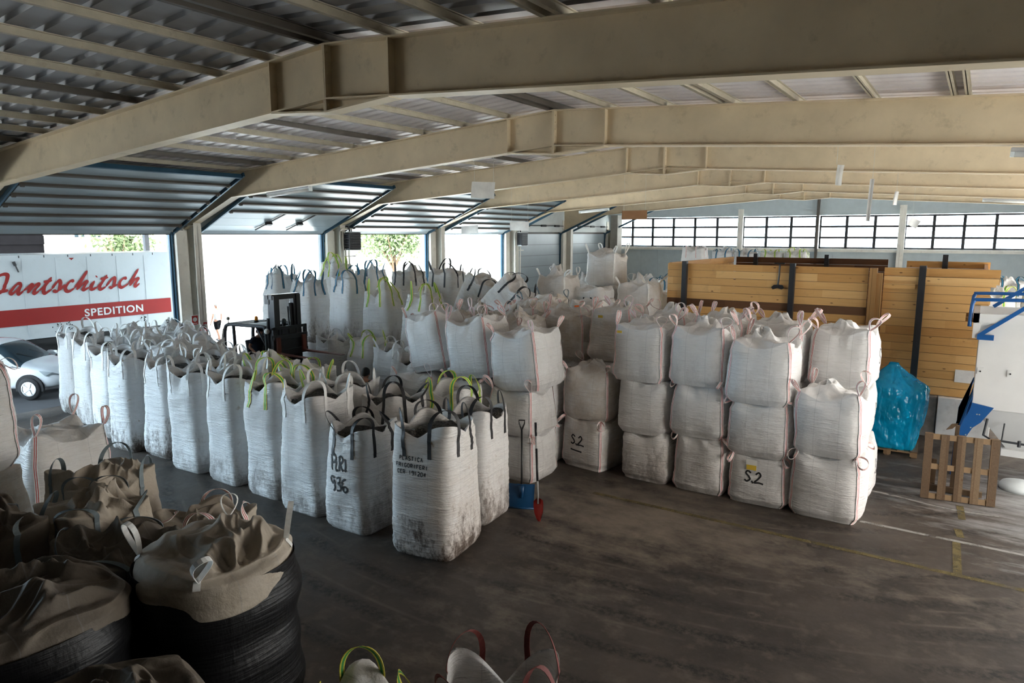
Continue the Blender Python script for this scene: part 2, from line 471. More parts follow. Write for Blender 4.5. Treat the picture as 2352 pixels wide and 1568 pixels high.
def smooth_path(pts, k=6):
    """Catmull-Rom through the points"""
    P = [np.array(p, float) for p in pts]
    if len(P) < 3:
        return [P[0] + (P[-1]-P[0])*t for t in np.linspace(0, 1, k+1)]
    out = []
    for i in range(len(P)-1):
        p0 = P[max(i-1, 0)]; p1 = P[i]; p2 = P[i+1]; p3 = P[min(i+2, len(P)-1)]
        for j in range(k):
            t = j/k
            out.append(.5*((2*p1) + (-p0+p2)*t + (2*p0-5*p1+4*p2-p3)*t*t + (-p0+3*p1-3*p2+p3)*t**3))
    out.append(P[-1])
    return out

# ================================================================== THE HALL
XL, XR, YB, RX = -21.0, 6.0, 43.0, -7.5          # side walls, back wall, ridge
FY = [0.8 + 6*k for k in range(0, 8)]            # frames
FY = [y for y in FY if y < 42]
def ztop(x): return 7.30 - .066*abs(x-RX)         # top of the frames
def zbot(x): return 6.605 - .066*abs(x-RX)
def zsheet(x): return ztop(x) + .12

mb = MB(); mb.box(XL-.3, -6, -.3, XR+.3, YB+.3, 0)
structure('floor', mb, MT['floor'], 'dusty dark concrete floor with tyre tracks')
# yard outside
mb = MB(); mb.box(-160, -60, -.35, XL-.3, 160, -.02)
structure('ground_yard', mb, MT['yard'], 'bright sunlit concrete yard outside the doors')
mb = MB(); mb.box(-27.2, -12, -.02, XL-.3, 12.9, -.005)  # dark sheet on the yard, shade by the car put into its colour
structure('ground_shade', mb, MT['yard_shade'], 'ground strip under the car, coloured dark for the shade there')
mb = MB(); mb.box(XR+.3, -60, -.35, 90, 160, -.02); mb.box(XL-.3, YB+.3, -.35, XR+.3, 160, -.02)
structure('ground_outside', mb, MT['yard'], 'pale ground beyond the hall')

# painted floor lines (worn paint, laid on the concrete)
def floor_line(k, x0, y0, x1, y1, wd, mat, lab):
    mb = MB(); mb.bar((x0, y0, .0025), (x1, y1, .0025), wd, .003)
    structure('trim_%d' % k, mb, MT[mat], lab)
floor_line(1, -5.7, 11.22, 1.6, 11.25, .10, 'line_y', 'worn yellow line along the floor in front of the bags')
floor_line(2, -1.35, 12.56, 2.2, 12.54, .08, 'line_w', 'worn white line on the floor right of the bags')
mb = MB()
pp = smooth_path([(-1.5, 14.25, .0025), (-1.0, 14.2, .0025), (-.5, 14.08, .0025), (0, 14.02, .0025), (.6, 14.1, .0025)], 5)
for a, b in zip(pp[:-1], pp[1:]): mb.bar(a, b, .05, .003)
structure('trim_3', mb, MT['line_w'], 'thin curved white line on the floor before the pallet')
mb = MB()
for a, b in ((11.3, 12.5), (12.75, 13.1), (13.6, 14.3)): mb.bar((.08, a, .0025), (.03, b, .0025), .11, .003)
structure('trim_4', mb, MT['line_y'], 'broken yellow line running towards the leaning pallet')

# steel frames
def beam_prism(mb, xs, zf0, zf1, y0, y1):
    for a, b in zip(xs[:-1], xs[1:]):
        mb.prism([(a, y0, zf0(a)), (b, y0, zf0(b)), (b, y0, zf1(b)), (a, y0, zf1(a))], (0, y1-y0, 0))
def knee(x):
    """underside of the rafter with a haunch at the left column"""
    z = zbot(x)
    if x < -18.4: z -= (-18.4-x)/2.1*.62
    if x > 3.4: z -= (x-3.4)/2.1*.62
    return z
def ridge_low(x): return min(zbot(RX-1.15), zbot(RX+1.15)) - .10*max(0, 1-abs(x-RX)/1.15)
for k, y in enumerate(FY):
    mb = MB()
    xs = [XL+.05, -20.5, -19.4, -18.4, RX-1.15, RX, RX+1.15, 3.4, 4.4, 5.5, XR-.05]
    beam_prism(mb, xs, knee, ztop, y-.008, y+.008)                                  # web
    beam_prism(mb, xs, lambda x: knee(x)-.022, knee, y-.13, y+.13)                 # lower flange
    beam_prism(mb, xs, lambda x: ztop(x)-.022, ztop, y-.13, y+.13)                 # upper flange
    # ridge plate under the apex
    mb.prism([(RX-1.15, y-.12, zbot(RX-1.15)-.03), (RX, y-.12, zbot(RX)-.19), (RX, y-.12, zbot(RX)-.165), (RX-1.15, y-.12, zbot(RX-1.15)-.005)], (0, .24, 0))
    mb.prism([(RX+1.15, y-.12, zbot(RX+1.15)-.03), (RX, y-.12, zbot(RX)-.19), (RX, y-.12, zbot(RX)-.165), (RX+1.15, y-.12, zbot(RX+1.15)-.005)], (0, .24, 0))
    mb.prism([(RX-1.1, y-.006, zbot(RX-1.15)), (RX, y-.006, zbot(RX)-.17), (RX+1.1, y-.006, zbot(RX+1.15)), (RX, y-.006, zbot(RX)+.0)], (0, .012, 0))
    b = structure('roof_beam_%d' % (k+1), mb, MT['cream'], 'cream steel roof frame, number %d counted from the nearest' % (k+1) if k else 'cream steel roof frame overhead behind the viewpoint')
    for x, nm in ((RX-1.15, 'stiffener_plate'), (RX, 'splice_plate'), (RX+1.15, 'stiffener_plate')):
        m2 = MB()
        low = zbot(x)-(.17 if nm[1] == 'p' else 0)
        m2.box(x-.012, y-.125, low, x+.012, y+.125, ztop(x)-.02)
        if nm == 'splice_plate':
            m2.box(x-.035, y-.128, low, x-.012, y+.128, ztop(x)-.01)
            for q in range(6):
                zz = low+.08+q*.135
                for s in (-1, 1):
                    m2.lathe([(.016, 0), (.016, .05), (.0, .05)], 6, (x-.025, y+s*.075, zz), 'x')
        structure(nm, m2, MT['cream'], parent=b)

# columns along the yard side and the other side
def column(name, x, y, side, lab):
    mb = MB()
    x0, x1 = (x, x+.55) if side > 0 else (x-.55, x)
    mb.box(x0, y-.008, 0, x1, y+.008, knee(x0 if side > 0 else x1)+.1)
    mb.box(x0, y-.17, 0, x0+.022, y+.17, 5.6); mb.box(x1-.022, y-.13, 0, x1, y+.13, 5.15)
    mb.box(x0-.02, y-.17, 0, x1+.02, y+.17, .025)
    mb.box(x0+.022, y-.15, 5.05, x1-.022, y+.15, 5.07)
    # cladding post beside the door opening
    mb.box(x0, y-.55, 0, x0+.28, y-.19, 4.9); mb.box(x0, y+.19, 0, x0+.28, y+.30, 4.9)
    return structure(name, mb, MT['cream_l'], lab)
names = ['in the near dark corner', 'beside the lorry door with a fire extinguisher', 'with a heater between two open doors', 'plain, between the third and fourth open doors', 'with a second heater, right of the last open door', 'between the two closed doors', 'in the far corner']
for k, y in enumerate(FY + [42.8]):
    if k == 0: continue
    column('column_left_%d' % k, XL+.02, y if y < 42 else 42.7, 1, 'pale steel column ' + (['on the yard side near the viewpoint'] + names[1:])[k-1] if k <= 7 else 'pale steel column')
    column('column_right_%d' % k, XR-.02, y if y < 42 else 42.7, -1, 'steel column on the far right side')

# roof: trapezoid sheets, ribs run up the slope
def sheet(name, xa, xb, y0, y1, pitch, lab, mat='sheet'):
    ys = []; y = y0
    while y < y1:
        ys += [(y, .0), (y+pitch*.62, .0), (y+pitch*.72, .04), (y+pitch*.90, .04)]
        y += pitch
    ys.append((y1, 0))
    vs = []; fs = []
    for yy, dz in ys:
        vs += [(xa, yy, zsheet(xa)+dz), (xb, yy, zsheet(xb)+dz)]
    for i in range(len(ys)-1): fs.append((2*i, 2*i+1, 2*i+3, 2*i+2))
    mb = MB(); mb.add(vs, fs)
    return structure(name, mb, MT[mat], lab)
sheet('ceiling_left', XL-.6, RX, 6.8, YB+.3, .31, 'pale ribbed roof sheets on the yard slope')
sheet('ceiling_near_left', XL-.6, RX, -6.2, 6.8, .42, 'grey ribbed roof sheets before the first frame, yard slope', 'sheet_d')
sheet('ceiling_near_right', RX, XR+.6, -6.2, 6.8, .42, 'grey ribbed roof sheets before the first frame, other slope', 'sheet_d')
sheet('ceiling_right', RX, XR+.6, 6.8, YB+.3, .31, 'pale ribbed roof sheets on the other slope')
mb = MB(); mb.box(XL-.7, -6.3, 7.62, XR+.7, YB+.4, 7.7)
structure('roof', mb, MT['dark'], 'roof cover above the sheets')

# purlins (one object each)
px = [RX + s*d for d in [.12] + [1.17*i for i in range(1, 12)] for s in (-1, 1)]
for k, x in enumerate(sorted(px)):
    if x > XR-.3 or x < XL+.3: continue
    i = round(abs(x-RX)/1.17)
    darkp = abs(x-RX) < .5 or (x < RX and i % 4 == 0)
    mb = MB(); z = zsheet(x)
    double = x > RX and i in (6, 3)
    for o_ in ((-.09, .09) if double else (0,)):
        mb.box(x+o_-.006, -6, z-.12, x+o_+.006, YB, z-.012)
        mb.box(x+o_-.035, -6, z-.12, x+o_+.035, YB, z-.108)
        mb.box(x+o_-.035, -6, z-.024, x+o_+.035, YB, z-.012)
    structure('roof_purlin_%d' % (k+1), mb, MT['purlin_d' if darkp else 'purlin'],
              ('dark brown' if darkp else 'cream') + ' roof purlin')

# walls
mb = MB()
mb.box(XL-.15, -6, 4.84, XL, YB, 7.0)
mb.box(XL-.15, -6, 0, XL, -4.9, 4.84); mb.box(XL-.15, .3, 0, XL, 1.2, 4.84)
for y in FY[1:] + [42.7]:
    mb.box(XL-.15, y-.62, 0, XL, y+.28, 4.84)
structure('wall_left', mb, MT['wall_l'], 'panel wall above and between the yard doors')
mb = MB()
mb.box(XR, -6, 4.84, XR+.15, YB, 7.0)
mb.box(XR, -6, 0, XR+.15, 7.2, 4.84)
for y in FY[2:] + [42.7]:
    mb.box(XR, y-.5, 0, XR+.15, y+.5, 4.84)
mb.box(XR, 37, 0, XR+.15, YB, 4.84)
structure('wall_right', mb, MT['wall_dd'], 'unseen right wall with doorways added to let light in')
mb = MB(); mb.box(XL, -6.15, 0, XR, -6, 7.6)
structure('wall_front', mb, MT['wall_dd'], 'closed dim wall behind the viewpoint')
# back wall: panels below and above the window band
mb = MB()
x = XL
while x < XR:
    mb.box(x+.006, YB, 0, min(x+1.16, XR)-.006, YB+.14, 3.80); x += 1.16
mb.box(XL, YB+.02, 0, XR, YB+.12, 3.80)
mb.box(XL, YB, 5.84, XR, YB+.14, 7.6)
mb.box(XL, YB, 3.8, -20.72, YB+.14, 5.9)
structure('wall_back', mb, MT['wall'], 'pale blue-grey panel wall at the far end')
mb = MB(); mb.box(XL, YB-.16, 3.80, XR, YB, 3.98)
structure('trim_5', mb, MT['cream_l'], 'pale sill beam below the window band')
for k, (x, w_, m_, top) in enumerate([(-12.23, .30, 'cream_l', 6.25), (-3.72, .32, 'cream_l', 6.32), (-7.93, .14, 'purlin_d', 6.8)]):
    mb = MB(); mb.box(x-w_/2, YB-.32, 0, x+w_/2, YB-.18, top)
    mb.box(x-.02, YB-.34, 0, x+.02, YB-.16, top)
    structure('column_back_%d' % (k+1), mb, MT[m_], ['cream gable post left of the ridge', 'cream gable post right of the ridge', 'thin dark post under the ridge'][k])
# window band: four windows with frames, glazing bars and panes
wins = [(-20.7, -12.3, 6), (-12.16, -8.0, 3), (-7.86, -3.62, 3), (-3.62, XR-.2, 7)]
for k, (a, b, nb) in enumerate(wins):
    mb = MB(); z0, z1 = 3.98, 5.82
    t = .09
    mb.box(a, YB+.02, z0, b, YB+.10, z0+t); mb.box(a, YB+.02, z1-t, b, YB+.10, z1)
    mb.box(a, YB+.02, z0, a+t, YB+.10, z1); mb.box(b-t, YB+.02, z0, b, YB+.10, z1)
    for i in range(1, nb):
        x = a+(b-a)*i/nb; mb.box(x-.07, YB-.04, z0, x+.07, YB+.10, z1)
    for q in (1, 2):
        z = z0+(z1-z0)*q/3; mb.box(a, YB-.03, z-.055, b, YB+.09, z+.055)
    fo = structure('window_%d' % (k+1), mb, MT['frame_d'], ['window at the left end of the far wall', 'window left of the thin ridge post', 'window right of the thin ridge post', 'window at the right end of the far wall'][k])
    m2 = MB(); m2.box(a+t, YB+.055, z0+t, b-t, YB+.065, z1-t)
    structure('pane', m2, MT['glass'], parent=fo)
# dim inner partition at the far left corner behind the last closed doors
mb = MB(); mb.box(-20.4, 41.9, 0, -19.9, 42.6, 6)
structure('column_corner', mb, MT['wall_d'], 'brown corner pier beside the window band')

# yard doors: tracks for all, raised doors in the open bays, lowered ones in the last two
for k in range(0, 7):
    y0 = .8 + 6*k + .40; y1 = min(.8 + 6*(k+1) - .66, 42.0)
    closed = k in (5, 6)
    m0 = MB()
    for yy in (y0-.06, y1+.06):
        m0.box(XL+.02, yy-.06, 0, XL+.10, yy+.06, 4.86)
        m0.box(XL+.10, yy-.015, 0, XL+.16, yy+.015, 4.86)
    d = structure('door_%d' % (k+1), m0, MT['track'], ('closed pale sectional door ' if closed else 'open sectional yard door ') +
                  ['near the viewpoint', 'showing the lorry', 'showing the walking man', 'showing the tree', 'showing only bright yard', 'left of the far pier', 'in the far corner'][k])
    # inclined runners with blue paint
    P0 = Vector((XL+.22, 0, 4.86)); P1 = Vector((-17.25, 0, 6.38))
    for yy in (y0-.10, y1+.10):
        m1 = MB()
        m1.bar(P0+Vector((0, yy, .0)), P1+Vector((.1, yy, .045)), .05, .11)
        m1.tube([(XL+.12, yy, 4.5), (XL+.14, yy, 4.75), (XL+.22, yy, 4.86), (XL+.4, yy, 4.94)], .04, 6)
        structure('runner', m1, MT['track'], parent=d)
    if closed:
        for q in range(8):
            m1 = MB(); z = q*.6
            m1.box(XL+.04, y0, z+.008, XL+.09, y1, z+.592)
            structure('panel', m1, MT['panel'], parent=d)
        m1 = MB(); m1.box(XL+.02, y0-.1, 0, XL+.04, y1+.1, 4.9); structure('backing', m1, MT['rail'], parent=d)
        m1 = MB(); m1.tube([(XL+.35, y0, 5.25), (XL+.35, y1, 5.25)], .02, 8)
        for t in (.2, .55, .85): m1.tube([(XL+.35, y0+(y1-y0)*t-.25, 5.25), (XL+.35, y0+(y1-y0)*t+.25, 5.25)], .06, 10)
        structure('spring_shaft', m1, MT['frame_d'], parent=d)
        continue
    if k == 0: pass
    D = (P1-P0); ln = D.length; D.normalize(); up = Vector((-D.z, 0, D.x))
    if up.z < 0: up = -up
    nP = 7
    for q in range(nP):
        a = P0 + D*(ln*q/nP); b = P0 + D*(ln*(q+1)/nP-.012)
        m1 = MB()
        if q == 0:
            m1.prism([(XL+.10, y0, 4.80), (XL+.15, y0, 4.80), (XL+.26, y0, 4.90), tuple(b+Vector((0, y0, 0))), tuple(b+up*.045+Vector((0, y0, 0))), (XL+.2, y0, 4.95)], (0, y1-y0, 0))
        else:
            m1.prism([tuple(a+Vector((0, y0, 0))), tuple(b+Vector((0, y0, 0))), tuple(b+up*.045+Vector((0, y0, 0))), tuple(a+up*.045+Vector((0, y0, 0)))], (0, y1-y0, 0))
        structure('panel', m1, MT['panel'], parent=d)
        if q > 0 and not (k == 2 and q < 3):
            m1 = MB(); c = a - up*.028
            m1.bar(c+Vector((0, y0-.05, 0)), c+Vector((0, y1+.05, 0)), .075, .07, up)
            for yy in (y0+.02, y1-.02): m1.tube([c+Vector((0, yy-.04, -.03)), c+Vector((0, yy+.04, -.03))], .04, 8)
            structure('rail', m1, MT['rail'], parent=d)
    m1 = MB(); c = P1 - up*.01
    m1.bar(c+Vector((0, y0-.1, 0)), c+Vector((0, y1+.1, 0)), .05, .12, up)
    structure('rail', m1, MT['track'], parent=d)
    m1 = MB(); m1.box(XL+.09, y0, 4.775, XL+.15, y1, 4.81)
    structure('bottom_seal', m1, MT['frame_d'], parent=d)
    if k == 2:
        for t in (.36, .62):
            m1 = MB(); a = P0 + D*.25 - up*.03; b = P0 + D*(ln*3/nP) - up*.03
            yy = y0+(y1-y0)*t
            m1.bar(a+Vector((0, yy, 0)), b+Vector((0, yy+.35, 0)), .05, .03, up)
            m1.bar(P0+D*(ln*1.55/nP)-up*.06+Vector((0, yy+.02, 0)), P0+D*(ln*1.55/nP)-up*.06+Vector((0, yy+.24, 0)), .10, .10, up)
            structure('strut', m1, MT['frame_d'], parent=d)
# unseen canopy added outside to shade the lorry
mb = MB(); mb.box(-33, 4.5, 5.25, -21.3, 18.2, 5.4)
for y in (4.8, 17.9): mb.box(-32.9, y-.1, 0, -32.7, y+.1, 5.25)
structure('shade_canopy', mb, MT['dark'], 'unseen canopy added to shade the lorry')
# ---------------------------------------------------------------- heaters, pipes, lamps, hanging papers
def heater(y, lab):
    r = empty('unit_heater', (-20.25, y, 4.20)); tag(r, lab, 'heater', 'hot-air heaters on the yard-side columns')
    mb = MB(); mb.box(-.22, -.30, 0, .22, .30, .66); mb.build('housing', MT['dark'], r, bevel=.03)
    mb = MB()
    for q in range(9): mb.prism([(-.18, -.345, .06+q*.064), (.18, -.345, .06+q*.064), (.18, -.30, .10+q*.064), (-.18, -.30, .10+q*.064)], (0, .008, .012))
    for q in range(9): mb.prism([(.225, -.26, .06+q*.064), (.225, .26, .06+q*.064), (.26, .26, .045+q*.064), (.26, -.26, .045+q*.064)], (0, 0, .01))
    mb.build('louvre', MT['black'], r)
    mb = MB(); mb.box(-.225, -.31, -.02, .235, .31, 0); mb.box(-.225, -.31, .66, .235, .31, .68)
    mb.build('trim_frame', MT['wall_l'], r)
    mb = MB(); mb.tube([(-.75, -.1, .86), (-.3, -.1, .86), (0, -.1, .86), (.02, -.1, .66)], .035, 8); mb.tube([(-.5, .1, .78), (-.1, .1, .78), (-.1, .1, .66)], .03, 8)
    mb.build('bracket', MT['dark'], r)
heater(19.05, 'dark louvred hot-air heater on the column left of the tree')
heater(31.0, 'dark louvred hot-air heater beside the closed yard doors')
for y, lab in ((18.75, 'pale heating pipes running down the column below the nearer heater'), (30.75, 'pale heating pipes running down the column below the farther heater')):
    mb = MB()
    for o_ in (0, .11, .22, .36): mb.tube([(-20.36+o_*.3, y-.17+o_*.9, .1), (-20.36+o_*.3, y-.17+o_*.9, 4.9)], .035, 8)
    mb.tube([(-20.36, y-.2, 3.95), (-20.3, y+.55, 3.95)], .03, 8); mb.tube([(-20.36, y-.17, 4.9), (-20.35, y-.1, 4.98), (-20.3, y+.4, 5.0)], .035, 8)
    tag(mb.build('heating_pipe', MT['cream_l'], smooth=True), lab, 'pipe', 'heating pipes on the columns')

def tube_lamp(x0, z0, x1, z1, y, lab):
    r = empty('fluorescent_lamp', ((x0+x1)/2, y, (z0+z1)/2)); tag(r, lab, 'lamp', 'tube lamps under the roof frames')
    r.rotation_euler = (0, -math.atan2(z1-z0, x1-x0), 0); h = math.hypot(x1-x0, z1-z0)/2
    mb = MB(); mb.box(-h, -.07, -.02, h, .07, .04); mb.build('housing', MT['alu'], r, bevel=.01)
    mb = MB(); mb.tube([(-h+.05, 0, -.045), (h-.05, 0, -.045)], .05, 10); mb.build('diffuser', MT['lamp'], r, smooth=True)
    mb = MB(); mb.box(-h, -.06, -.09, -h+.05, .06, 0); mb.box(h-.05, -.06, -.09, h, .06, 0); mb.build('end_cap', MT['wall_l'], r)
tube_lamp(-16.77, 5.90, -15.0, 6.02, 12.72, 'white tube lamp under the second frame above the walking man')
tube_lamp(-16.66, 5.88, -15.06, 5.99, 30.72, 'white tube lamp under a far frame above the closed doors')
tube_lamp(.2, 6.0, 1.7, 5.9, 12.72, 'tube lamp under the second frame at the right edge')
tube_lamp(-.2, 6.03, 1.5, 5.92, 30.72, 'tube lamp under a far frame at the right edge')

def hanging(name, mat, c, wd, ht, rz, tilt, lab, cat, curl=.03, strings=(-.42, .42), top=None, seed=0):
    """a hanging sheet with a slight curl, its strings go up to the roof"""
    mb = MB(); k = 8; vs = []; fs = []
    R = Matrix.Rotation(rz, 3, 'Z') @ Matrix.Rotation(tilt, 3, 'Y')
    for t in (0, .004):
        for i in range(k+1):
            for j in range(k+1):
                u, v = i/k-.5, j/k-.5
                vs.append(R @ Vector((u*wd, t + curl*math.sin(u*5+seed)*(1-.6*v) + curl*(v*v)*1.6, v*ht)))
    n1 = (k+1)*(k+1)
    for b in (0, n1):
        for i in range(k):
            for j in range(k):
                q = (b+i*(k+1)+j, b+(i+1)*(k+1)+j, b+(i+1)*(k+1)+j+1, b+i*(k+1)+j+1)
                fs.append(q if b == 0 else q[::-1])
    mb.add(vs, fs)
    o = mb.build(name, mat, smooth=True, loc=c); tag(o, lab, cat)
    for s in strings:
        p = R @ Vector((s*wd, curl*.4, ht/2))
        m2 = MB(); zt = (zsheet(c[0]) if top is None else top) - c[2]
        m2.tube([p, (p.x, p.y, zt)], .004, 5); m2.build('string', MT['string'], o)
hanging('hanging_sign', MT['paper'], (-10.4, 14.2, 5.87), .70, .40, 0, .06, 'white paper sign hanging under the roof, the large one near the tree door', 'sign', seed=1)
hanging('hanging_sign', MT['paper'], (-18.6, 24.4, 4.98), .92, .35, 0, -.05, 'faint white paper sign hanging before the last open door', 'sign', seed=2)
hanging('hanging_sign', MT['paper'], (-15.9, 24.2, 5.12), .95, .37, 0, .03, 'white paper sign on two strings above the far heater', 'sign', seed=3)
hanging('hanging_sign', MT['card'], (-11.0, 24.6, 5.5), 1.02, .33, 0, 0, 'brown cardboard sign on two strings before the window band', 'sign', curl=.004)
hanging('hanging_sign', MT['paper'], (-2.3, 14.0, 5.85), .17, .36, -.6, .12, 'curled white sheet hanging near the ridge, nearest of the narrow ones', 'sign', strings=(-.5,), seed=4)
hanging('hanging_strip', MT['paper'], (-2.25, 18.0, 5.56), .10, .95, -.3, .03, 'long narrow white strip hanging before the windows', 'sign', strings=(0,), seed=2)
hanging('hanging_sign', MT['paper'], (-1.95, 20.0, 5.68), .10, .33, -.5, .15, 'small narrow white slip hanging right of the long strip', 'sign', strings=(0,), seed=5)
hanging('hanging_sign', MT['paper'], (-2.2, 29.5, 5.2), .34, .30, .2, .5, 'small tilted white card hanging at the right gable post', 'sign', strings=(-.4,), seed=1)

# extinguisher and signs on the column beside the lorry door
r = empty('fire_extinguisher', (-20.33, 12.70, 1.30)); tag(r, 'red fire extinguisher hung on the column beside the lorry', 'fire extinguisher')
mb = MB(); mb.box(-.125, -.04, .30, -.06, .04, .36); mb.box(-.125, -.05, .1, -.11, .05, .5); mb.build('wall_bracket', MT['dark'], r)
mb = MB(); mb.lathe([(0, 0), (.085, .0), (.095, .03), (.095, .42), (.07, .49), (.03, .53), (.03, .56), (0, .56)], 18); cyl = mb.build('cylinder', MT['red'], r, smooth=True)
mb = MB(); mb.box(-.02, -.06, .56, .02, .10, .60); mb.box(-.02, -.06, .63, .02, .08, .65); mb.tube([(0, .06, .58), (.09, .1, .50), (.10, .1, .25), (.09, .08, .1)], .013, 6); mb.build('valve', MT['black'], r)
mb = MB(); mb.lathe([(.0965, .14), (.0965, .30)], 18); mb.build('label', MT['w_white'], cyl)
for (y, z, lab, sx_) in ((12.5, 2.12, 'red and white fire hose sign on the pale column', .24), (12.84, 1.88, 'smaller red fire sign lower on the pale column', .17)):
    r = empty('fire_sign', (-20.43, y, z)); tag(r, lab, 'sign')
    mb = MB(); mb.box(0, -sx_/2, -.16, .012, sx_/2, .16); mb.build('plate', MT['w_white'], r)
    mb = MB(); mb.box(.0125, -sx_/2+.02, -.14, .016, sx_/2-.02, .14); mb.build('red_field', MT['red'], r)
    mb = MB(); mb.lathe([(.045, .0165), (.07, .0165), (.07, .019), (.045, .019)], 16, (0, 0, .02), 'x'); mb.box(.0165, -.07, -.11, .019, .07, -.09); mb.build('pictogram', MT['w_white'], r)

# ================================================================== BULK BAGS
PAT = {'white': (['w_white'], [1], .055), 'black': (['w_black'], [1], .062), 'gy': (['w_yellow', 'w_green'], [.28, .44, .28], .072),
       'blue': (['w_navy', 'w_blue'], [.3, .4, .3], .075), 'rw': (['w_white', 'w_red'], [.22, .17, .22, .17, .22], .058),
       'grey': (['w_grey'], [1], .05), 'maroon': (['w_maroon'], [1], .05)}

class Waves:
    """smooth pseudo-noise from random plane waves"""
    def __init__(s, rng, n, lo, hi, an=(1, 1, 1)):
        k = rng.normal(size=(n, 3)); k /= np.linalg.norm(k, axis=1)[:, None]
        s.k = k*rng.uniform(lo, hi, size=(n, 1))*np.array(an); s.p = rng.uniform(0, 2*PI, n); s.n = n
    def __call__(s, P): return np.sin(P @ s.k.T + s.p).sum(-1)/math.sqrt(s.n/2)
def ridged(wv, P): return 1-2*np.minimum(np.sqrt(wv(P)**2+.02), 1.0)
def sstep(a, b, x):
    t = np.clip((x-a)/(b-a), 0, 1); return t*t*(3-2*t)

def ribbon(mb, pts, wdir, width, fr, thick=.005, nrm=None):
    """strap of given width along pts; fr: fractions of its woven stripes (materials alternate 0,1,0...)"""
    P = np.array(pts, float); W = np.array(wdir, float)
    W /= np.linalg.norm(W, axis=1)[:, None] + 1e-9
    T = np.gradient(P, axis=0); Nn = np.cross(W, T); Nn /= np.linalg.norm(Nn, axis=1)[:, None] + 1e-9
    cs = np.concatenate([[0], np.cumsum(fr)]); cs = cs/cs[-1]-.5
    k = len(P); m = len(cs); vs = []; fs = []
    for side in (.5, -.5):
        for c in cs: vs += list(P + W*(c*width) + Nn*(thick*side))
    b0 = len(mb.v)
    mb.v += [tuple(map(float, v)) for v in vs]
    for j in range(m-1):
        for i in range(k-1):
            for s in (0, 1):
                o = b0 + s*m*k
                q = (o+j*k+i, o+(j+1)*k+i, o+(j+1)*k+i+1, o+j*k+i+1)
                mb.f.append(q if s == 0 else q[::-1]); mb.m.append(j % 2)
    for j in (0, m-1):
        for i in range(k-1):
            q = (b0+j*k+i, b0+j*k+i+1, b0+(m+j)*k+i+1, b0+(m+j)*k+i)
            mb.f.append(q); mb.m.append(0)

def ring(NU, n):
    th = 2*PI*np.arange(NU)/NU
    c, s = np.cos(th), np.sin(th)
    r = (np.abs(c)**n + np.abs(s)**n)**(-1.0/n)
    return np.stack([c*r, s*r], 1), np.abs(np.sin(2*th))

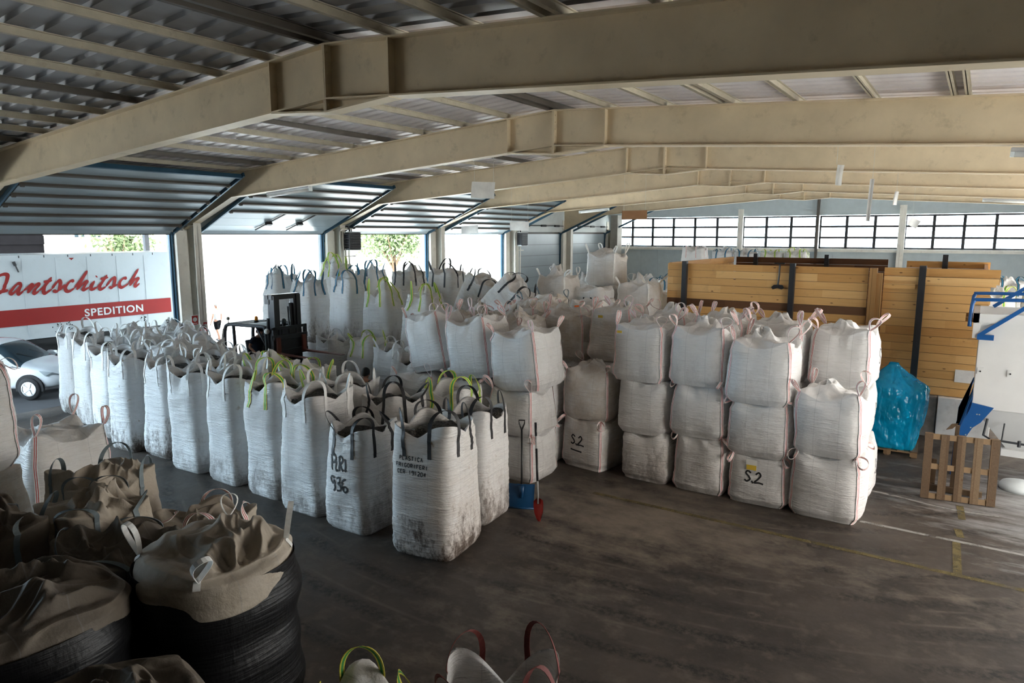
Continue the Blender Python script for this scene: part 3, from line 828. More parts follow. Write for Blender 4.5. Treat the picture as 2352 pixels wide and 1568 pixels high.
GOLD = {}
def bag(kind, x, y, z, w, d, h, label, group, strap='white', seed=0, rz=0.0, stain=0.0, tan=0.0, tilt=(0, 0), top=None,
        mat='bag', hi=False, loops='up', tuft=.07, crumple=.035, lean=.1, neck=.10, ear=.18, bulge=.04, sag=.05, droop=0.0, nloops=4, fill=.13, name='bulk_bag', strapfrom=0.0, hgt=.27, sq=1.0):
    rng = np.random.default_rng(seed*7919+13)
    NU = {0: 56, 1: 96, 2: 152}[int(hi)]
    NV = {0: 30, 1: 76 if kind == 'tall' else 50, 2: 76}[int(hi)]
    corners = [NU//8, 3*NU//8, 5*NU//8, 7*NU//8]
    u0 = np.arange(NU)
    dent = Waves(rng, 9, 2, 6); fine = Waves(rng, 8, 9, 18, (1, 1, 1.2)); wr = Waves(rng, 10, 22, 48, (.10, .10, 1.0))
    cr1 = Waves(rng, 7, 6, 12); cr2 = Waves(rng, 7, 11, 24); f1 = Waves(rng, 4, 7, 13); f2 = Waves(rng, 5, 17, 30)
    if hi == 2: f1 = Waves(rng, 4, 8, 15); f2 = Waves(rng, 5, 20, 34)
    def folds(P):
        Q = P+.10*np.stack([dent(P*1.6), dent(P*1.6+3), dent(P*1.6-5)], 1)
        return ridged(f1, Q)+.28*ridged(f2, Q)
    half = np.array([w/2, d/2])
    rows = []; tops = None
    ph = rng.uniform(0, 2*PI, 4)
    if kind == 'tall':
        zs = np.concatenate([[0.0, .012, .035], np.linspace(.07, 1, NV)])
    else:
        zs = np.concatenate([[0.0, .015, .05], np.linspace(.09, 1, NV)])
    hs = h if kind == 'tall' else h-(.05 if top == 'flat' else .13)
    for v in zs:
        if kind == 'tall':
            n = 7-2.4*sstep(.1, .5, v) + 1.5*sstep(.8, 1, v)
            s = .93+.07*sstep(0, .05, v) + bulge*math.sin(PI*min(1, v*1.15)) - neck*.55*sstep(.70, 1.0, v)
        else:
            n = 6.5-2.6*sstep(.08, .4, v)*(1-.6*sstep(.75, 1, v))
            s = .90+.10*sstep(0, .14, v) + bulge*1.5*math.sin(PI*v) - .07*sstep(.82, 1, v)
        R, cn = ring(NU, 2+(n-2)*sq)
        P = np.zeros((NU, 3)); P[:, :2] = R*half*s; P[:, 2] = v*hs
        nr = np.zeros((NU, 3)); nr[:, :2] = R/np.linalg.norm(R, axis=1)[:, None]
        k = sstep(0, .06, v)
        amp = dent(P)*.017*k + fine(P)*.0035*k + ridged(wr, P)*(.0085 if kind == 'tall' else .0045)*k*(1-.4*cn)
        if kind == 'tall':
            # cloth pulled up to the handles, slack between them
            t = sstep(.74, 1.0, v)
            P[:, 2] += t*(.11*cn**2.0 - sag*(1-cn)**1.2*1.3) + t*.03*np.sin(2*PI*u0/NU*2+ph[0])
            amp = amp + t*(.035*np.cos(8*PI*u0/NU+ph[1]*.2)*0 + .02*dent(P*1.7)) + t*.016*ridged(cr1, P)
            P[:, :2] -= nr[:, :2]*(t*neck*.30*(1-cn)*w*.5)[:, None]
        else:
            t = sstep(.70, 1.0, v)
            P[:, 2] += t*ear*.6*cn**4 + t*.02*np.sin(2*PI*u0/NU*3+ph[0])
            amp = amp + t*crumple*.6*ridged(cr1, P)
        P += nr*amp[:, None]
        rows.append(P)
    nb = len(rows)
    filling = None
    R, cn = ring(NU, 5)
    last = rows[-1]
    if kind == 'tall' and (top or 'open') == 'open':
        zc = h-fill
        K = 7
        cen = last[:, :2]*1.0
        for k in range(1, K+1):
            t = k/K
            P = np.zeros((NU, 3))
            P[:, :2] = cen*(.985-.05*t)
            P[:, 2] = last[:, 2]*(1-t)+(zc-.03)*t
            P[:, :2] *= (1-(.05*t*(1-t)*4*np.abs(dent(P*2.2))))[:, None]
            nr2 = np.zeros((NU, 3)); nr2[:, :2] = -cen/np.linalg.norm(cen, axis=1)[:, None]
            P += nr2*(np.abs(.022*ridged(cr1, P)+.012*cr2(P))*min(1, t*3))[:, None]
            rows.append(P)
        edge = rows[-1].copy()
        vs = []; fs = []; KR = 9
        for k in range(KR+1):
            t = 1-k/(KR+.001)
            P = edge.copy(); P[:, :2] = edge[:, :2]*1.06*t; P[:, 2] = zc + .10*(1-t*t)*rng.uniform(.3, 1.2)
            P[:, 2] += .022*cr2(P)*t + .03*dent(P*1.5)
            vs += list(P)
        for k in range(KR):
            for i in range(NU): fs.append((k*NU+i, k*NU+(i+1) % NU, (k+1)*NU+(i+1) % NU, (k+1)*NU+i))
        filling = (vs, fs)
        closed = False
    else:
        # gathered / folded top
        K = {0: 16, 1: 34, 2: 64}[int(hi)]
        mode = top or ('gather' if kind == 'cube' else 'fold')
        rise = {'flat': .03, 'gather': .08, 'fold': .09, 'crumple': .12, 'dome': .22}[mode]
        cr = crumple*{'flat': .5, 'gather': 1.0, 'fold': 1.2, 'crumple': 1.15, 'dome': 1.0}[mode]
        off = rng.uniform(-.12, .12, 2)*w
        zb = last[:, 2]
        for k in range(1, K+1):
            t = k/K
            s = (1-t)**.85
            P = np.zeros((NU, 3))
            tw = .25*t*t*ph[1]/PI
            q = last[:, :2]*s
            P[:, 0] = q[:, 0]*math.cos(tw)-q[:, 1]*math.sin(tw) + off[0]*t
            P[:, 1] = q[:, 0]*math.sin(tw)+q[:, 1]*math.cos(tw) + off[1]*t
            P[:, 2] = zb*(1-sstep(0, .6, t)) + zb.mean()*sstep(0, .6, t) + rise*math.sin(PI/2*min(1, t*1.15))
            e = sstep(0, .35, t)
            P[:, 2] += e*cr*((.75 if hi < 2 else .95)*folds(P) + .9*cr1(P)*(.6 if mode != 'crumple' or hi == 2 else 1.0))
            P[:, :2] += (e*cr*.5)*np.stack([cr1(P*1.3+3), cr1(P*1.3-5)], 1)*max(0, 1-t*1.02)
            if mode in ('gather', 'fold') and tuft > 0:
                g = sstep(.58, .86, t)
                P[:, 2] += tuft*g*(1+.5*np.sin(3*2*PI*u0/NU+ph[2]))
                g2 = sstep(.72, 1, t)
                P[:, :2] += R*(tuft*.35*g2*(1+.6*np.sin(7*2*PI*u0/NU+ph[3]))[:, None]) * (1-.35*sstep(.93, 1, t))
                P[:, 2] += tuft*.35*g2*np.sin(5*2*PI*u0/NU+ph[1])
            rows.append(P)
        closed = True
    allv = np.concatenate(rows); nr_ = len(rows)
    fs = []
    for r in range(nr_-1):
        a = r*NU
        for i in range(NU):
            j = (i+1) % NU
            fs.append((a+i, a+j, a+NU+j, a+NU+i))
    fs.append(tuple(range(NU-1, -1, -1)))
    if closed: fs.append(tuple((nr_-1)*NU+i for i in range(NU)))
    mb = MB(); mb.v = [tuple(p) for p in allv.tolist()]; mb.f = fs; mb.m = [0]*len(fs)
    o = mb.build(name, MT[mat], smooth=True)
    o.location = (x, y, z); o.rotation_euler = (tilt[0], tilt[1], rz)
    o.color = (stain, tan, 0, 1)
    tag(o, label, 'bulk bag', group)
    if filling:
        m2 = MB(); m2.add(*filling)
        m2.build('filling', MT['fill'], o, smooth=True)['label'] = 'dark flakes'
    # straps
    if not strap: return o
    mats, fr, wd = PAT[strap]; mats = [MT[q] for q in mats]
    G = np.array(rows[:nb])                      # NV x NU x 3
    axis = np.array([0, 0, 0])
    def surf(r, uu):
        a = int(math.floor(uu)) % NU; b = (a+1) % NU; f = uu-math.floor(uu)
        p = G[r, a]*(1-f)+G[r, b]*f
        q = np.array([p[0]/half[0]**2, p[1]/half[1]**2, 0]); q /= np.linalg.norm(q)+1e-9
        n_ = np.array([G[r, b, 1]-G[r, a, 1], -(G[r, b, 0]-G[r, a, 0]), 0]); n_ /= np.linalg.norm(n_)+1e-9
        if n_ @ q < 0: n_ = -n_
        tg = G[r, b]-G[r, a]; tg[2] = 0; tg /= np.linalg.norm(tg)+1e-9
        return p+n_*.007, tg, n_
    if kind == 'tall':
        r0 = np.searchsorted(zs, (h-.40)/h)
        for ci, c in enumerate(corners[:nloops] if nloops < 4 else corners):
            du = NU*(.060 if strap != 'white' else .046)*rng.uniform(.85, 1.1)
            A = [surf(r, c-du) for r in range(r0, nb)]; B = [surf(r, c+du) for r in range(nb-1, r0-1, -1)]
            pa, pb = A[-1][0], B[0][0]
            hg = hgt*rng.uniform(.75, 1.15)*(1-droop*rng.uniform(.3, 1))
            out = (A[-1][2]+B[0][2]); out /= np.linalg.norm(out)+1e-9
            ln = out*rng.uniform(-1, .6)*lean*1.5 + np.array([*(rng.uniform(-1, 1, 2)*lean), 0])
            c1 = pa+np.array([0, 0, hg*1.3])+ln; c2 = pb+np.array([0, 0, hg*1.3])+ln
            arc = []; wa = []
            for t in np.linspace(0, 1, 15)[1:-1]:
                arc.append(pa*(1-t)**3+3*c1*t*(1-t)**2+3*c2*t*t*(1-t)+pb*t**3)
                wa.append(A[-1][1]*(1-t)+B[0][1]*t)
            pts = [q[0] for q in A]+arc+[q[0] for q in B]; ws = [q[1] for q in A]+wa+[q[1] for q in B]
            m2 = MB(); ribbon(m2, pts, ws, wd, fr)
            m2.build('handle', mats, o, smooth=False)
    elif strap:
        for ci, c in enumerate(corners):
            rr = list(range(int(strapfrom*nb), nb))
            A = [surf(r, c) for r in rr]
            m2 = MB()
            if loops != 'none':
                ribbon(m2, [q[0] for q in A], [q[1] for q in A], wd, fr)
            p0 = A[-1][0]; out = A[-1][2].copy()
            if loops == 'up':
                U = np.array([0, 0, 1.0]) + out*rng.uniform(-.3, .9) + np.array([*rng.uniform(-.4, .4, 2), 0])
                Ln = rng.uniform(.24, .40)
            elif loops == 'out':
                U = out*1.0 + np.array([0, 0, rng.uniform(-.9, .5)]) + np.array([*rng.uniform(-.5, .5, 2), 0]); Ln = rng.uniform(.12, .22)
            else:
                continue
            U /= np.linalg.norm(U); V = np.cross(U, out+np.array([*rng.uniform(-.6, .6, 2), .1])); V /= np.linalg.norm(V)+1e-9
            W = np.cross(U, V); pts = []
            wl = rng.uniform(.05, .12)
            for t in np.linspace(0, 2*PI, 20):
                pts.append(p0+U*Ln*(1-math.cos(t))/2*(1-.0) + V*wl*math.sin(t)*math.sin(t/2)*1.2 + np.array([0, 0, -.05*math.sin(t/2)**4*(1 if loops == 'up' else 1.5)]))
            ribbon(m2, pts, [W]*len(pts), wd*.85, fr)
            m2.build('strap', mats, o)
    return o

GLY = {  # simple stencil strokes on a 4 x 6 grid
 'P': [[(0, 0), (0, 6)], [(0, 6), (3, 6), (4, 5), (4, 4), (3, 3), (0, 3)]], 'L': [[(0, 6), (0, 0), (3.6, 0)]], 'A': [[(0, 0), (2, 6), (4, 0)], [(1, 2.2), (3, 2.2)]],
 'S': [[(4, 5.3), (3, 6), (1, 6), (0, 5), (0, 4), (4, 2), (4, 1), (3, 0), (1, 0), (0, .7)]], 'T': [[(0, 6), (4, 6)], [(2, 6), (2, 0)]], 'I': [[(2, 0), (2, 6)]],
 'C': [[(4, 5), (3, 6), (1, 6), (0, 5), (0, 1), (1, 0), (3, 0), (4, 1)]], 'F': [[(0, 0), (0, 6), (4, 6)], [(0, 3), (3, 3)]], 'R': [[(0, 0), (0, 6), (3, 6), (4, 5), (4, 4), (3, 3), (0, 3)], [(1.6, 3), (4, 0)]],
 'G': [[(4, 5), (3, 6), (1, 6), (0, 5), (0, 1), (1, 0), (3, 0), (4, 1), (4, 3), (2.4, 3)]], 'O': [[(1, 0), (0, 1), (0, 5), (1, 6), (3, 6), (4, 5), (4, 1), (3, 0), (1, 0)]],
 'E': [[(4, 6), (0, 6), (0, 0), (4, 0)], [(0, 3), (3, 3)]], 'H': [[(0, 0), (0, 6)], [(4, 0), (4, 6)], [(0, 3), (4, 3)]], 'D': [[(0, 0), (0, 6), (2.6, 6), (4, 4.6), (4, 1.4), (2.6, 0), (0, 0)]], '1': [[(1, 5), (2, 6), (2, 0)]],
 '2': [[(0, 5), (1, 6), (3, 6), (4, 5), (4, 4), (0, 0), (4, 0)]], '0': [[(1, 0), (0, 1), (0, 5), (1, 6), (3, 6), (4, 5), (4, 1), (3, 0), (1, 0)]],
 '4': [[(3, 0), (3, 6), (0, 2), (4, 2)]], '9': [[(4, 3), (3, 2.6), (1, 2.8), (0, 4), (0, 5), (1, 6), (3, 6), (4, 5), (4, 1), (3, 0), (1, 0)]],
 '3': [[(0, 6), (4, 6), (2, 3.6), (4, 2.4), (4, 1), (3, 0), (1, 0), (0, .8)]], '6': [[(4, 5.6), (2, 6), (0, 4), (0, 1), (1, 0), (3, 0), (4, 1), (4, 2), (3, 3), (0, 2.4)]], '.': [[(1.6, 0), (2.2, .2)]], ' ': []}
def on_bag(o, strokes, width, mat, face=-1, curved=True, name='lettering'):
    """strokes: lists of (across, up) in metres on the bag's front (face -1 looks along -Y, +1 along +X); laid on the cloth"""
    me = o.data
    bv = BVHTree.FromPolygons([v.co[:] for v in me.vertices], [p.vertices[:] for p in me.polygons])
    mb = MB()
    for s in strokes:
        P = smooth_path(s, 6) if curved else [np.array(a)+(np.array(b)-np.array(a))*t for a, b in zip(s[:-1], s[1:]) for t in np.linspace(0, 1, 5)]
        P = np.array(P); T = np.gradient(P, axis=0); T /= np.linalg.norm(T, axis=1)[:, None]+1e-9
        W = np.stack([-T[:, 1], T[:, 0]], 1)
        vs = []; ok = True
        for sd in (-1, 1):
            for q in P + W*(width/2*sd):
                if face < 0: hit = bv.ray_cast(Vector((q[0], -2, q[1])), Vector((0, 1, 0)))[0]; off = Vector((0, -.006, 0))
                else: hit = bv.ray_cast(Vector((2, q[0], q[1])), Vector((-1, 0, 0)))[0]; off = Vector((.006, 0, 0))
                if hit is None: ok = False; break
                vs.append(hit+off)
            if not ok: break
        if ok:
            k = len(P); mb.add(vs, [(i, i+1, k+i+1, k+i) for i in range(k-1)])
    return mb.build(name, MT[mat], o)
def text_strokes(txt, x0, z0, hgt, adv=None, keep=None):
    s = hgt/6; adv = adv or s*5.6; out = []
    for i, ch in enumerate(txt):
        for st in GLY[ch]: out.append([(x0+i*adv+a*s*.85, z0+b*s) for a, b in st])
    return out
def bag_tag(o, a, zt, wd, ht, half=True):
    me = o.data
    bv = BVHTree.FromPolygons([v.co[:] for v in me.vertices], [p.vertices[:] for p in me.polygons])
    ys = [bv.ray_cast(Vector((a+q*wd/2, -2, zt-b*ht)), Vector((0, 1, 0)))[0] for q in (-1, 0, 1) for b in (.1, .9)]
    y = min(p.y for p in ys if p) - .012
    mb = MB(); mb.box(a-wd/2, y-.003, zt-ht, a+wd/2, y, zt)
    mb.box(a-wd/2+.01, y-.005, zt-ht+.01, a+wd/2-.01, y-.003, zt-ht*(.5 if half else .05), 1)
    mb.build('tag', [MT['tag'], MT['tag_y']], o)['label'] = 'yellow and white paper tag'

# ---- the long front row of tall open bags (white cloth, filled with dark flakes), from the front corner towards the yard
GA = 'tall bags in the long front row'
PL = bag('tall', -6.72, 7.90, 0, 1.08, 1.06, 1.93, 'tall stained bag with stencilled capitals and black handles, near end of the row', GA, 'black', 11, rz=.14, stain=1.0, tan=.25, hi=True, lean=.06)
st = text_strokes('PLASTICA', -.30, 1.50, .055, .052) + text_strokes('FRIGORIFERI', -.36, 1.395, .055, .052) + text_strokes('CER 191204', -.34, 1.29, .055, .052)
on_bag(PL, st, .013, 'ink', curved=False)
o = bag('tall', -6.98, 9.24, 0, .98, .98, 1.82, 'tall white bag with black handles standing beside the two shovels', GA, 'black', 12, rz=.10, stain=.75, tan=.1, hi=True, lean=.06)
PR = bag('tall', -8.27, 7.90, 0, .93, .98, 1.66, 'tall white bag with sprayed letters and digits, second from the near end', GA, 'black', 13, rz=.03, stain=.5, tan=.15, hi=True, lean=.12)
H = [[(-.36, 1.43), (-.335, 1.30), (-.32, 1.18)], [(-.36, 1.41), (-.29, 1.46), (-.235, 1.39), (-.27, 1.32), (-.335, 1.30)], [(-.225, 1.34), (-.22, 1.19), (-.165, 1.21)],
     [(-.15, 1.42), (-.14, 1.30), (-.13, 1.19)], [(-.16, 1.40), (-.10, 1.44), (-.06, 1.39), (-.09, 1.33), (-.135, 1.31), (-.09, 1.26), (-.04, 1.20)], [(-.0, 1.41), (.015, 1.20)],
     [(-.26, 1.06), (-.33, 1.08), (-.345, 1.0), (-.29, .97), (-.26, 1.03), (-.26, .90), (-.30, .83)], [(-.21, 1.06), (-.14, 1.08), (-.13, 1.01), (-.18, .98), (-.12, .95), (-.13, .87), (-.22, .85)],
     [(.0, 1.07), (-.06, 1.04), (-.08, .92), (-.03, .85), (.03, .89), (.01, .95), (-.06, .93)]]
on_bag(PR, [[(a*.92+.10, b-.15) for a, b in q] for q in H], .034, 'ink')
bag('tall', -9.52, 8.0, 0, 1.06, 1.04, 2.03, 'broad tall bag with white handles left of the letter-sprayed bag, flakes showing', GA, 'white', 14, rz=.02, stain=.6, tan=.1, hi=True, lean=.05)
bag('tall', -10.66, 8.1, 0, .98, 1.0, 2.06, 'tall white bag with yellow and green handles in the front row', GA, 'gy', 15, rz=.0, stain=.65, tan=.12, hi=True, lean=.14)
bag('tall', -11.93, 8.12, 0, .98, 1.0, 2.05, 'white bag just left of the yellow-and-green-handled one in the front row', GA, 'white', 16, rz=-.02, stain=.55, tan=.1, hi=True)
bag('tall', -13.22, 8.12, 0, 1.0, 1.0, 2.0, 'tall wrinkled white bag in the front row, sixth from its near end', GA, 'white', 17, rz=.05, stain=.35, tan=.1, hi=True)
bag('tall', -14.55, 8.3, 0, .95, 1.0, 2.0, 'white bag with a dark smudged foot in mid front row, seventh from its near end', GA, 'white', 18, stain=.9, hi=True)
bag('tall', -15.72, 8.12, 0, 1.0, 1.0, 2.02, 'tall white bag with a brown run-down stain, eighth from the near end of the row', GA, 'white', 19, rz=.04, stain=1.0, hi=True)
bag('tall', -17.12, 8.42, 0, .98, 1.0, 2.03, 'tall white bag third from the yard end of the front row', GA, 'white', 20, stain=.7)
bag('tall', -18.65, 8.72, 0, .98, 1.0, 2.06, 'tall white bag second from the yard end of the front row', GA, 'white', 21, stain=.6)
bag('tall', -20.1, 8.98, 0, .98, 1.0, 2.12, 'bag with a blackened foot at the yard end of the front row, beside the car', GA, 'white', 22, stain=1.0)
bag('tall', -8.85, 9.22, 0, .98, .98, 1.82, 'tall bag with black handles and dark flakes directly behind the letter-sprayed bag', GA, 'black', 23, stain=.3, tan=.3, hi=True, lean=.16)
bag('tall', -8.30, 10.33, 0, .96, .96, 1.82, 'tall white bag with yellow and green handles standing behind the black-handled ones', GA, 'gy', 24, rz=.2, stain=.2, tan=.1, hi=True, fill=.3)
# second row
GB = 'tall bags in the rows behind the front row'
tops = [(-10.05, 9.22, 'white', 'open', 'open tall bag full of dark flakes behind the broad white one, white handles', .15),
        (-11.25, 9.25, 'gy', 'fold', 'crumpled-top tall bag with yellow and green handles behind the front row, nearest of them', .2),
        (-12.4, 9.22, 'gy', 'fold', 'second crumpled-top tall bag with yellow and green handles, towards the forklift', .3),
        (-13.6, 9.2, 'white', 'open', 'open tall bag of flakes in the second row, before the forklift cab', .1),
        (-14.8, 9.3, 'white', 'open', 'open tall bag of flakes in the second row, behind the smudged-foot bag', .0),
        (-16.0, 9.25, 'white', 'fold', 'tall bag with a knotted liner in the second row, behind the brown-stained bag', .1),
        (-17.2, 9.55, 'white', 'open', 'open tall bag in the second row, fourth from its yard end', .0),
        (-18.5, 9.85, 'white', 'fold', 'crumpled-top tall bag in the second row, near the yard end', .0),
        (-19.75, 10.15, 'white', 'fold', 'crumpled-top tall bag at the yard end of the second row', .0)]
for k, (x, y, s, tp, lab, tn) in enumerate(tops):
    bag('tall', x, y, 0, .98, .98, 2.0+.05*((k*7) % 3-1), lab, GB, s, 30+k, rz=.05*((k*5) % 5-2), top=tp, tan=tn, lean=.16, tuft=.12, droop=.3 if s == 'gy' else .1)
tops = [(-13.3, 10.35, 'gy', 'fold', 'tall bag with a tan folded top and yellow-green straps in the third row'),
        (-14.6, 10.42, 'white', 'fold', 'tall bag with a knotted white strap in the third row, hiding the driver\'s lap'),
        (-15.9, 10.4, 'white', 'open', 'open tall bag of dark flakes in the third row, left of the cab'),
        (-17.2, 10.7, 'white', 'open', 'open tall bag of dark flakes in the third row, below the walking man'),
        (-18.5, 11.0, 'white', 'fold', 'crumpled-top tall bag in the third row, near the fire extinguisher'),
        (-19.8, 11.35, 'white', 'fold', 'crumpled-top tall bag at the yard end of the third row, before the lorry wheels'),
        (-12.1, 10.42, 'white', 'fold', 'white bag with a tied top in the third row, below the fork tips')]
for k, (x, y, s, tp, lab) in enumerate(tops):
    bag('tall', x, y, 0, .98, .98, [1.55, 1.58, 1.75, 1.95, 1.98, 2.0, 1.5][k], lab, GB, s, 50+k, droop=.5 if k in (0, 1, 6) else .1, rz=.06*((k*3) % 5-2), top=tp, tan=.15, lean=.16, tuft=.14)

# ---- wall of cube bags with red-white corner straps, five stacks
GC = 'cube bags in the front wall of stacks'
CX = [-6.52, -5.18, -4.10, -3.04, -1.90]
CW = [1.02, 1.0, 1.0, 1.02, 1.08]
def cube(x, y, z, w_, h_, lab, grp, seed, **kw):
    a = dict(strap='rw', hi=True, stain=.12, bulge=.045)
    a.update(kw)
    return bag('cube', x, y, z, w_, a.pop('d', w_), h_, lab, grp, a.pop('strap'), seed, **a)
YC = 12.78
o1 = cube(CX[0]+.03, YC, 0, 1.04, 1.02, 'floor-level cube bag sprayed S.2 with a dash, left end of the wall of stacks', GC, 101, top='flat', loops='out', tan=.55, rz=-.12)
cube(CX[0]-.02, YC+.05, 1.02, 1.02, 1.08, 'tan-topped cube bag with tuft, on the left-end stack above the one with a dash', GC, 102, tan=.6, rz=.08, tuft=.11, crumple=.045)
cube(CX[1], YC, 0, 1.0, .94, 'floor-level cube bag with a brown smear, second stack from the left', GC, 103, top='flat', loops='none', stain=.5, tan=.35)
cube(CX[1]-.06, YC, .94, 1.04, 1.04, 'middle cube bag of the second stack, dull grey front', GC, 104, top='flat', loops='none', tan=.12)
o4 = cube(CX[1]-.18, YC-.02, 1.98, 1.06, 1.12, 'top cube bag of the second stack with a small yellow label', GC, 105, rz=.02, tan=.08)
bag_tag(o4, -.36, .98, .12, .06, False)
cube(CX[2], YC, 0, 1.0, 1.06, 'floor-level cube bag of the third stack, dark rubbed spot on top', GC, 106, top='flat', loops='out', stain=.3, tan=.15)
cube(CX[2]-.05, YC, 1.06, 1.05, .97, 'middle cube bag of the third stack', GC, 107, top='flat', loops='out', tan=.05)
cube(CX[2]-.10, YC, 2.03, 1.08, 1.10, 'top cube bag of the third stack with four raised straps', GC, 108, tan=.08, tuft=.12)
o2 = cube(CX[3], YC, 0, 1.04, .88, 'squat floor-level cube bag sprayed S.2 under a yellow tag, fourth stack', GC, 109, top='flat', loops='out', stain=.2, rz=.03)
cube(CX[3], YC, .88, 1.06, .96, 'middle cube bag of the fourth stack', GC, 110, top='flat', loops='out', stain=.2)
cube(CX[3]-.05, YC-.03, 1.84, 1.10, 1.14, 'top cube bag of the fourth stack, leaning slightly forward', GC, 111, rz=.04, tilt=(.0, .015), tuft=.12)
cube(CX[4], YC, 0, 1.12, 1.10, 'floor-level cube bag at the right end of the wall of stacks', GC, 112, top='flat', loops='out', bulge=.05)
cube(CX[4]-.02, YC-.02, 1.10, 1.10, 1.10, 'upper cube bag of the short right-end stack, gathered top with bow-like straps', GC, 113, tuft=.08, crumple=.04)
S2 = lambda a, z_, s: [[(a+.10*s, z_+.18*s), (a+.04*s, z_+.22*s), (a, z_+.17*s), (a+.06*s, z_+.11*s), (a+.09*s, z_+.05*s), (a+.03*s, z_), (a-.02*s, z_+.03*s)],
                       [(a+.125*s, z_+.02*s), (a+.155*s, z_-.03*s)], [(a+.20*s, z_+.16*s), (a+.26*s, z_+.21*s), (a+.30*s, z_+.15*s), (a+.24*s, z_+.06*s), (a+.18*s, z_-.01*s), (a+.27*s, z_-.005*s), (a+.36*s, z_-.02*s)]]
on_bag(o1, S2(-.20, .52, .85) + [[(-.22, .40), (-.10, .385), (.05, .37)]], .028, 'ink')
on_bag(o2, S2(-.17, .44, .85), .030, 'ink')
bag_tag(o2, -.08, .84, .19, .20)
# second row of stacks behind
GD = 'cube bags stacked behind the front wall'
YD = 13.98
stk = [(-6.55, [(0, 1.05), (1.05, 1.02), (2.07, 1.15)], 'grey-fronted top bag with a yellow label peeping left of the second stack', .55),
       (-5.35, [(0, 1.05), (1.05, 1.02), (2.07, 1.1)], 'tufted top bag behind the second stack of the wall', .25),
       (-4.2, [(0, 1.05), (1.05, 1.02), (2.07, 1.14)], 'tufted top bag with crossed straps behind the third stack', .25),
       (-3.12, [(0, 1.05), (1.05, 1.02), (2.07, 1.08)], 'top bag behind the fourth stack with two upright straps', .15),
       (-1.98, [(0, 1.05), (1.05, 1.0), (2.05, 1.08)], 'tall third-level bag rising behind the short right-end stack', .02)]
for k, (x, lev, lab, tn) in enumerate(stk):
    for q, (z, hh) in enumerate(lev):
        last = q == 2
        lb = lab if last else ('floor-level bag bulging out behind the right end of the wall' if k == 4 and q == 0 else 'cube bag low in the second row, seen only through gaps in the wall')
        o = cube(x, YD, z, 1.06, hh, lb, GD, 120+k*3+q, top=None if last else 'flat', loops='up' if last else 'none', tan=tn, hi=last, stain=.1, tuft=.10, crumple=.04)
        if k == 0 and last: bag_tag(o, -.2, 1.0, .13, .07, False)
        if k == 4:
            on_bag(o, [[(.10, .62), (.04, .70), (-.02, .66), (.02, .58), (.08, .52), (.04, .44), (-.04, .46)]], .025, 'ink_grey', face=1)
            if q == 0: o.location.x += .10

# ---- the middle block: white cubes stacked and leaning towards the yard
GE = 'white cube bags in the middle block'
YE = 11.42
cube(-7.36, YE, 0, 1.02, .92, 'floor-level white cube bag behind the shovels', GE, 150, top='flat', loops='out', tan=.05)
cube(-7.38, YE-.05, .92, 1.08, .90, 'second-level white cube bag above the shovels', GE, 151, top='gather', loops='up', tuft=.02, tan=.1, d=1.02)
cube(-7.66, YE+1.14, 0, 1.0, .92, 'floor-level white cube bag facing the gap before the wall of stacks', GE, 152, top='flat', loops='none')
cube(-7.66, YE+1.14, .92, 1.0, .92, 'second-level white cube bag facing the gap before the wall of stacks', GE, 153, top='flat', loops='out')
cube(-7.26, YE+.05, 1.81, 1.10, 1.16, 'big white third-level cube bag at the corner of the middle block, highest toward the viewer', GE, 154, tilt=(.02, -.10), tan=.08, tuft=.03, crumple=.04)
cube(-8.42, YE+.08, 1.90, 1.04, 1.22, 'third-level white bag second from the corner, double loop on its strap', GE, 155, tilt=(.0, -.13), tan=.08, tuft=.03)
cube(-9.58, YE+.14, 1.92, 1.04, 1.22, 'third-level white bag leaning left, farthest from the corner', GE, 156, tilt=(.0, -.22), tan=.05, tuft=.03)
cube(-8.56, YE, 0, 1.04, .92, 'white cube bag at floor level inside the middle block', GE, 157, hi=False, top='flat', loops='none')
cube(-8.58, YE-.02, .92, 1.06, .94, 'second-level white bag with a limp strap right of the green-handled bag', GE, 158, top='gather', tuft=.03, tan=.25, loops='up')
cube(-9.76, YE, 0, 1.04, .92, 'white cube bag at floor level inside the middle block', GE, 159, hi=False, top='flat', loops='none')
cube(-9.82, YE-.05, .92, 1.12, .92, 'wide second-level white bag below the leaning one, left end of the block', GE, 160, top='gather', tuft=.03, tan=.1, loops='up')
# crumpled pile behind the block
GF = 'crumpled bags in the pile behind the middle block'
pile = [(-8.50, 12.80, 3.02, 'gather', 'rw', 'crumpled tan bag right behind the corner bag of the block, straps knotted', .8),
        (-9.65, 12.85, 3.05, 'crumple', 'rw', 'crumpled tan heap with red straps behind the second leaning bag', .9),
        (-10.8, 12.9, 2.75, 'crumple', 'rw', 'low crumpled tan bag behind the farthest leaning bag', .9),
        (-7.80, 14.05, 3.08, 'crumple', 'rw', 'big slumped tan bag with a translucent skirt, before the dark gap', .7),
        (-9.05, 14.1, 3.12, 'crumple', 'rw', 'crumpled tan bag with a tuft in the second line of the pile', .8),
        (-10.3, 14.1, 2.95, 'gather', 'rw', 'tied tan bag in the second line of the pile, left side', .8),
        (-8.0, 15.3, 2.95, 'gather', 'rw', 'grey-tan bag deep in the pile, below the orange-strapped one', .6),
        (-9.3, 15.35, 3.2, 'crumple', 'grey', 'large crumpled grey-tan bag at the crest of the pile', .9)]
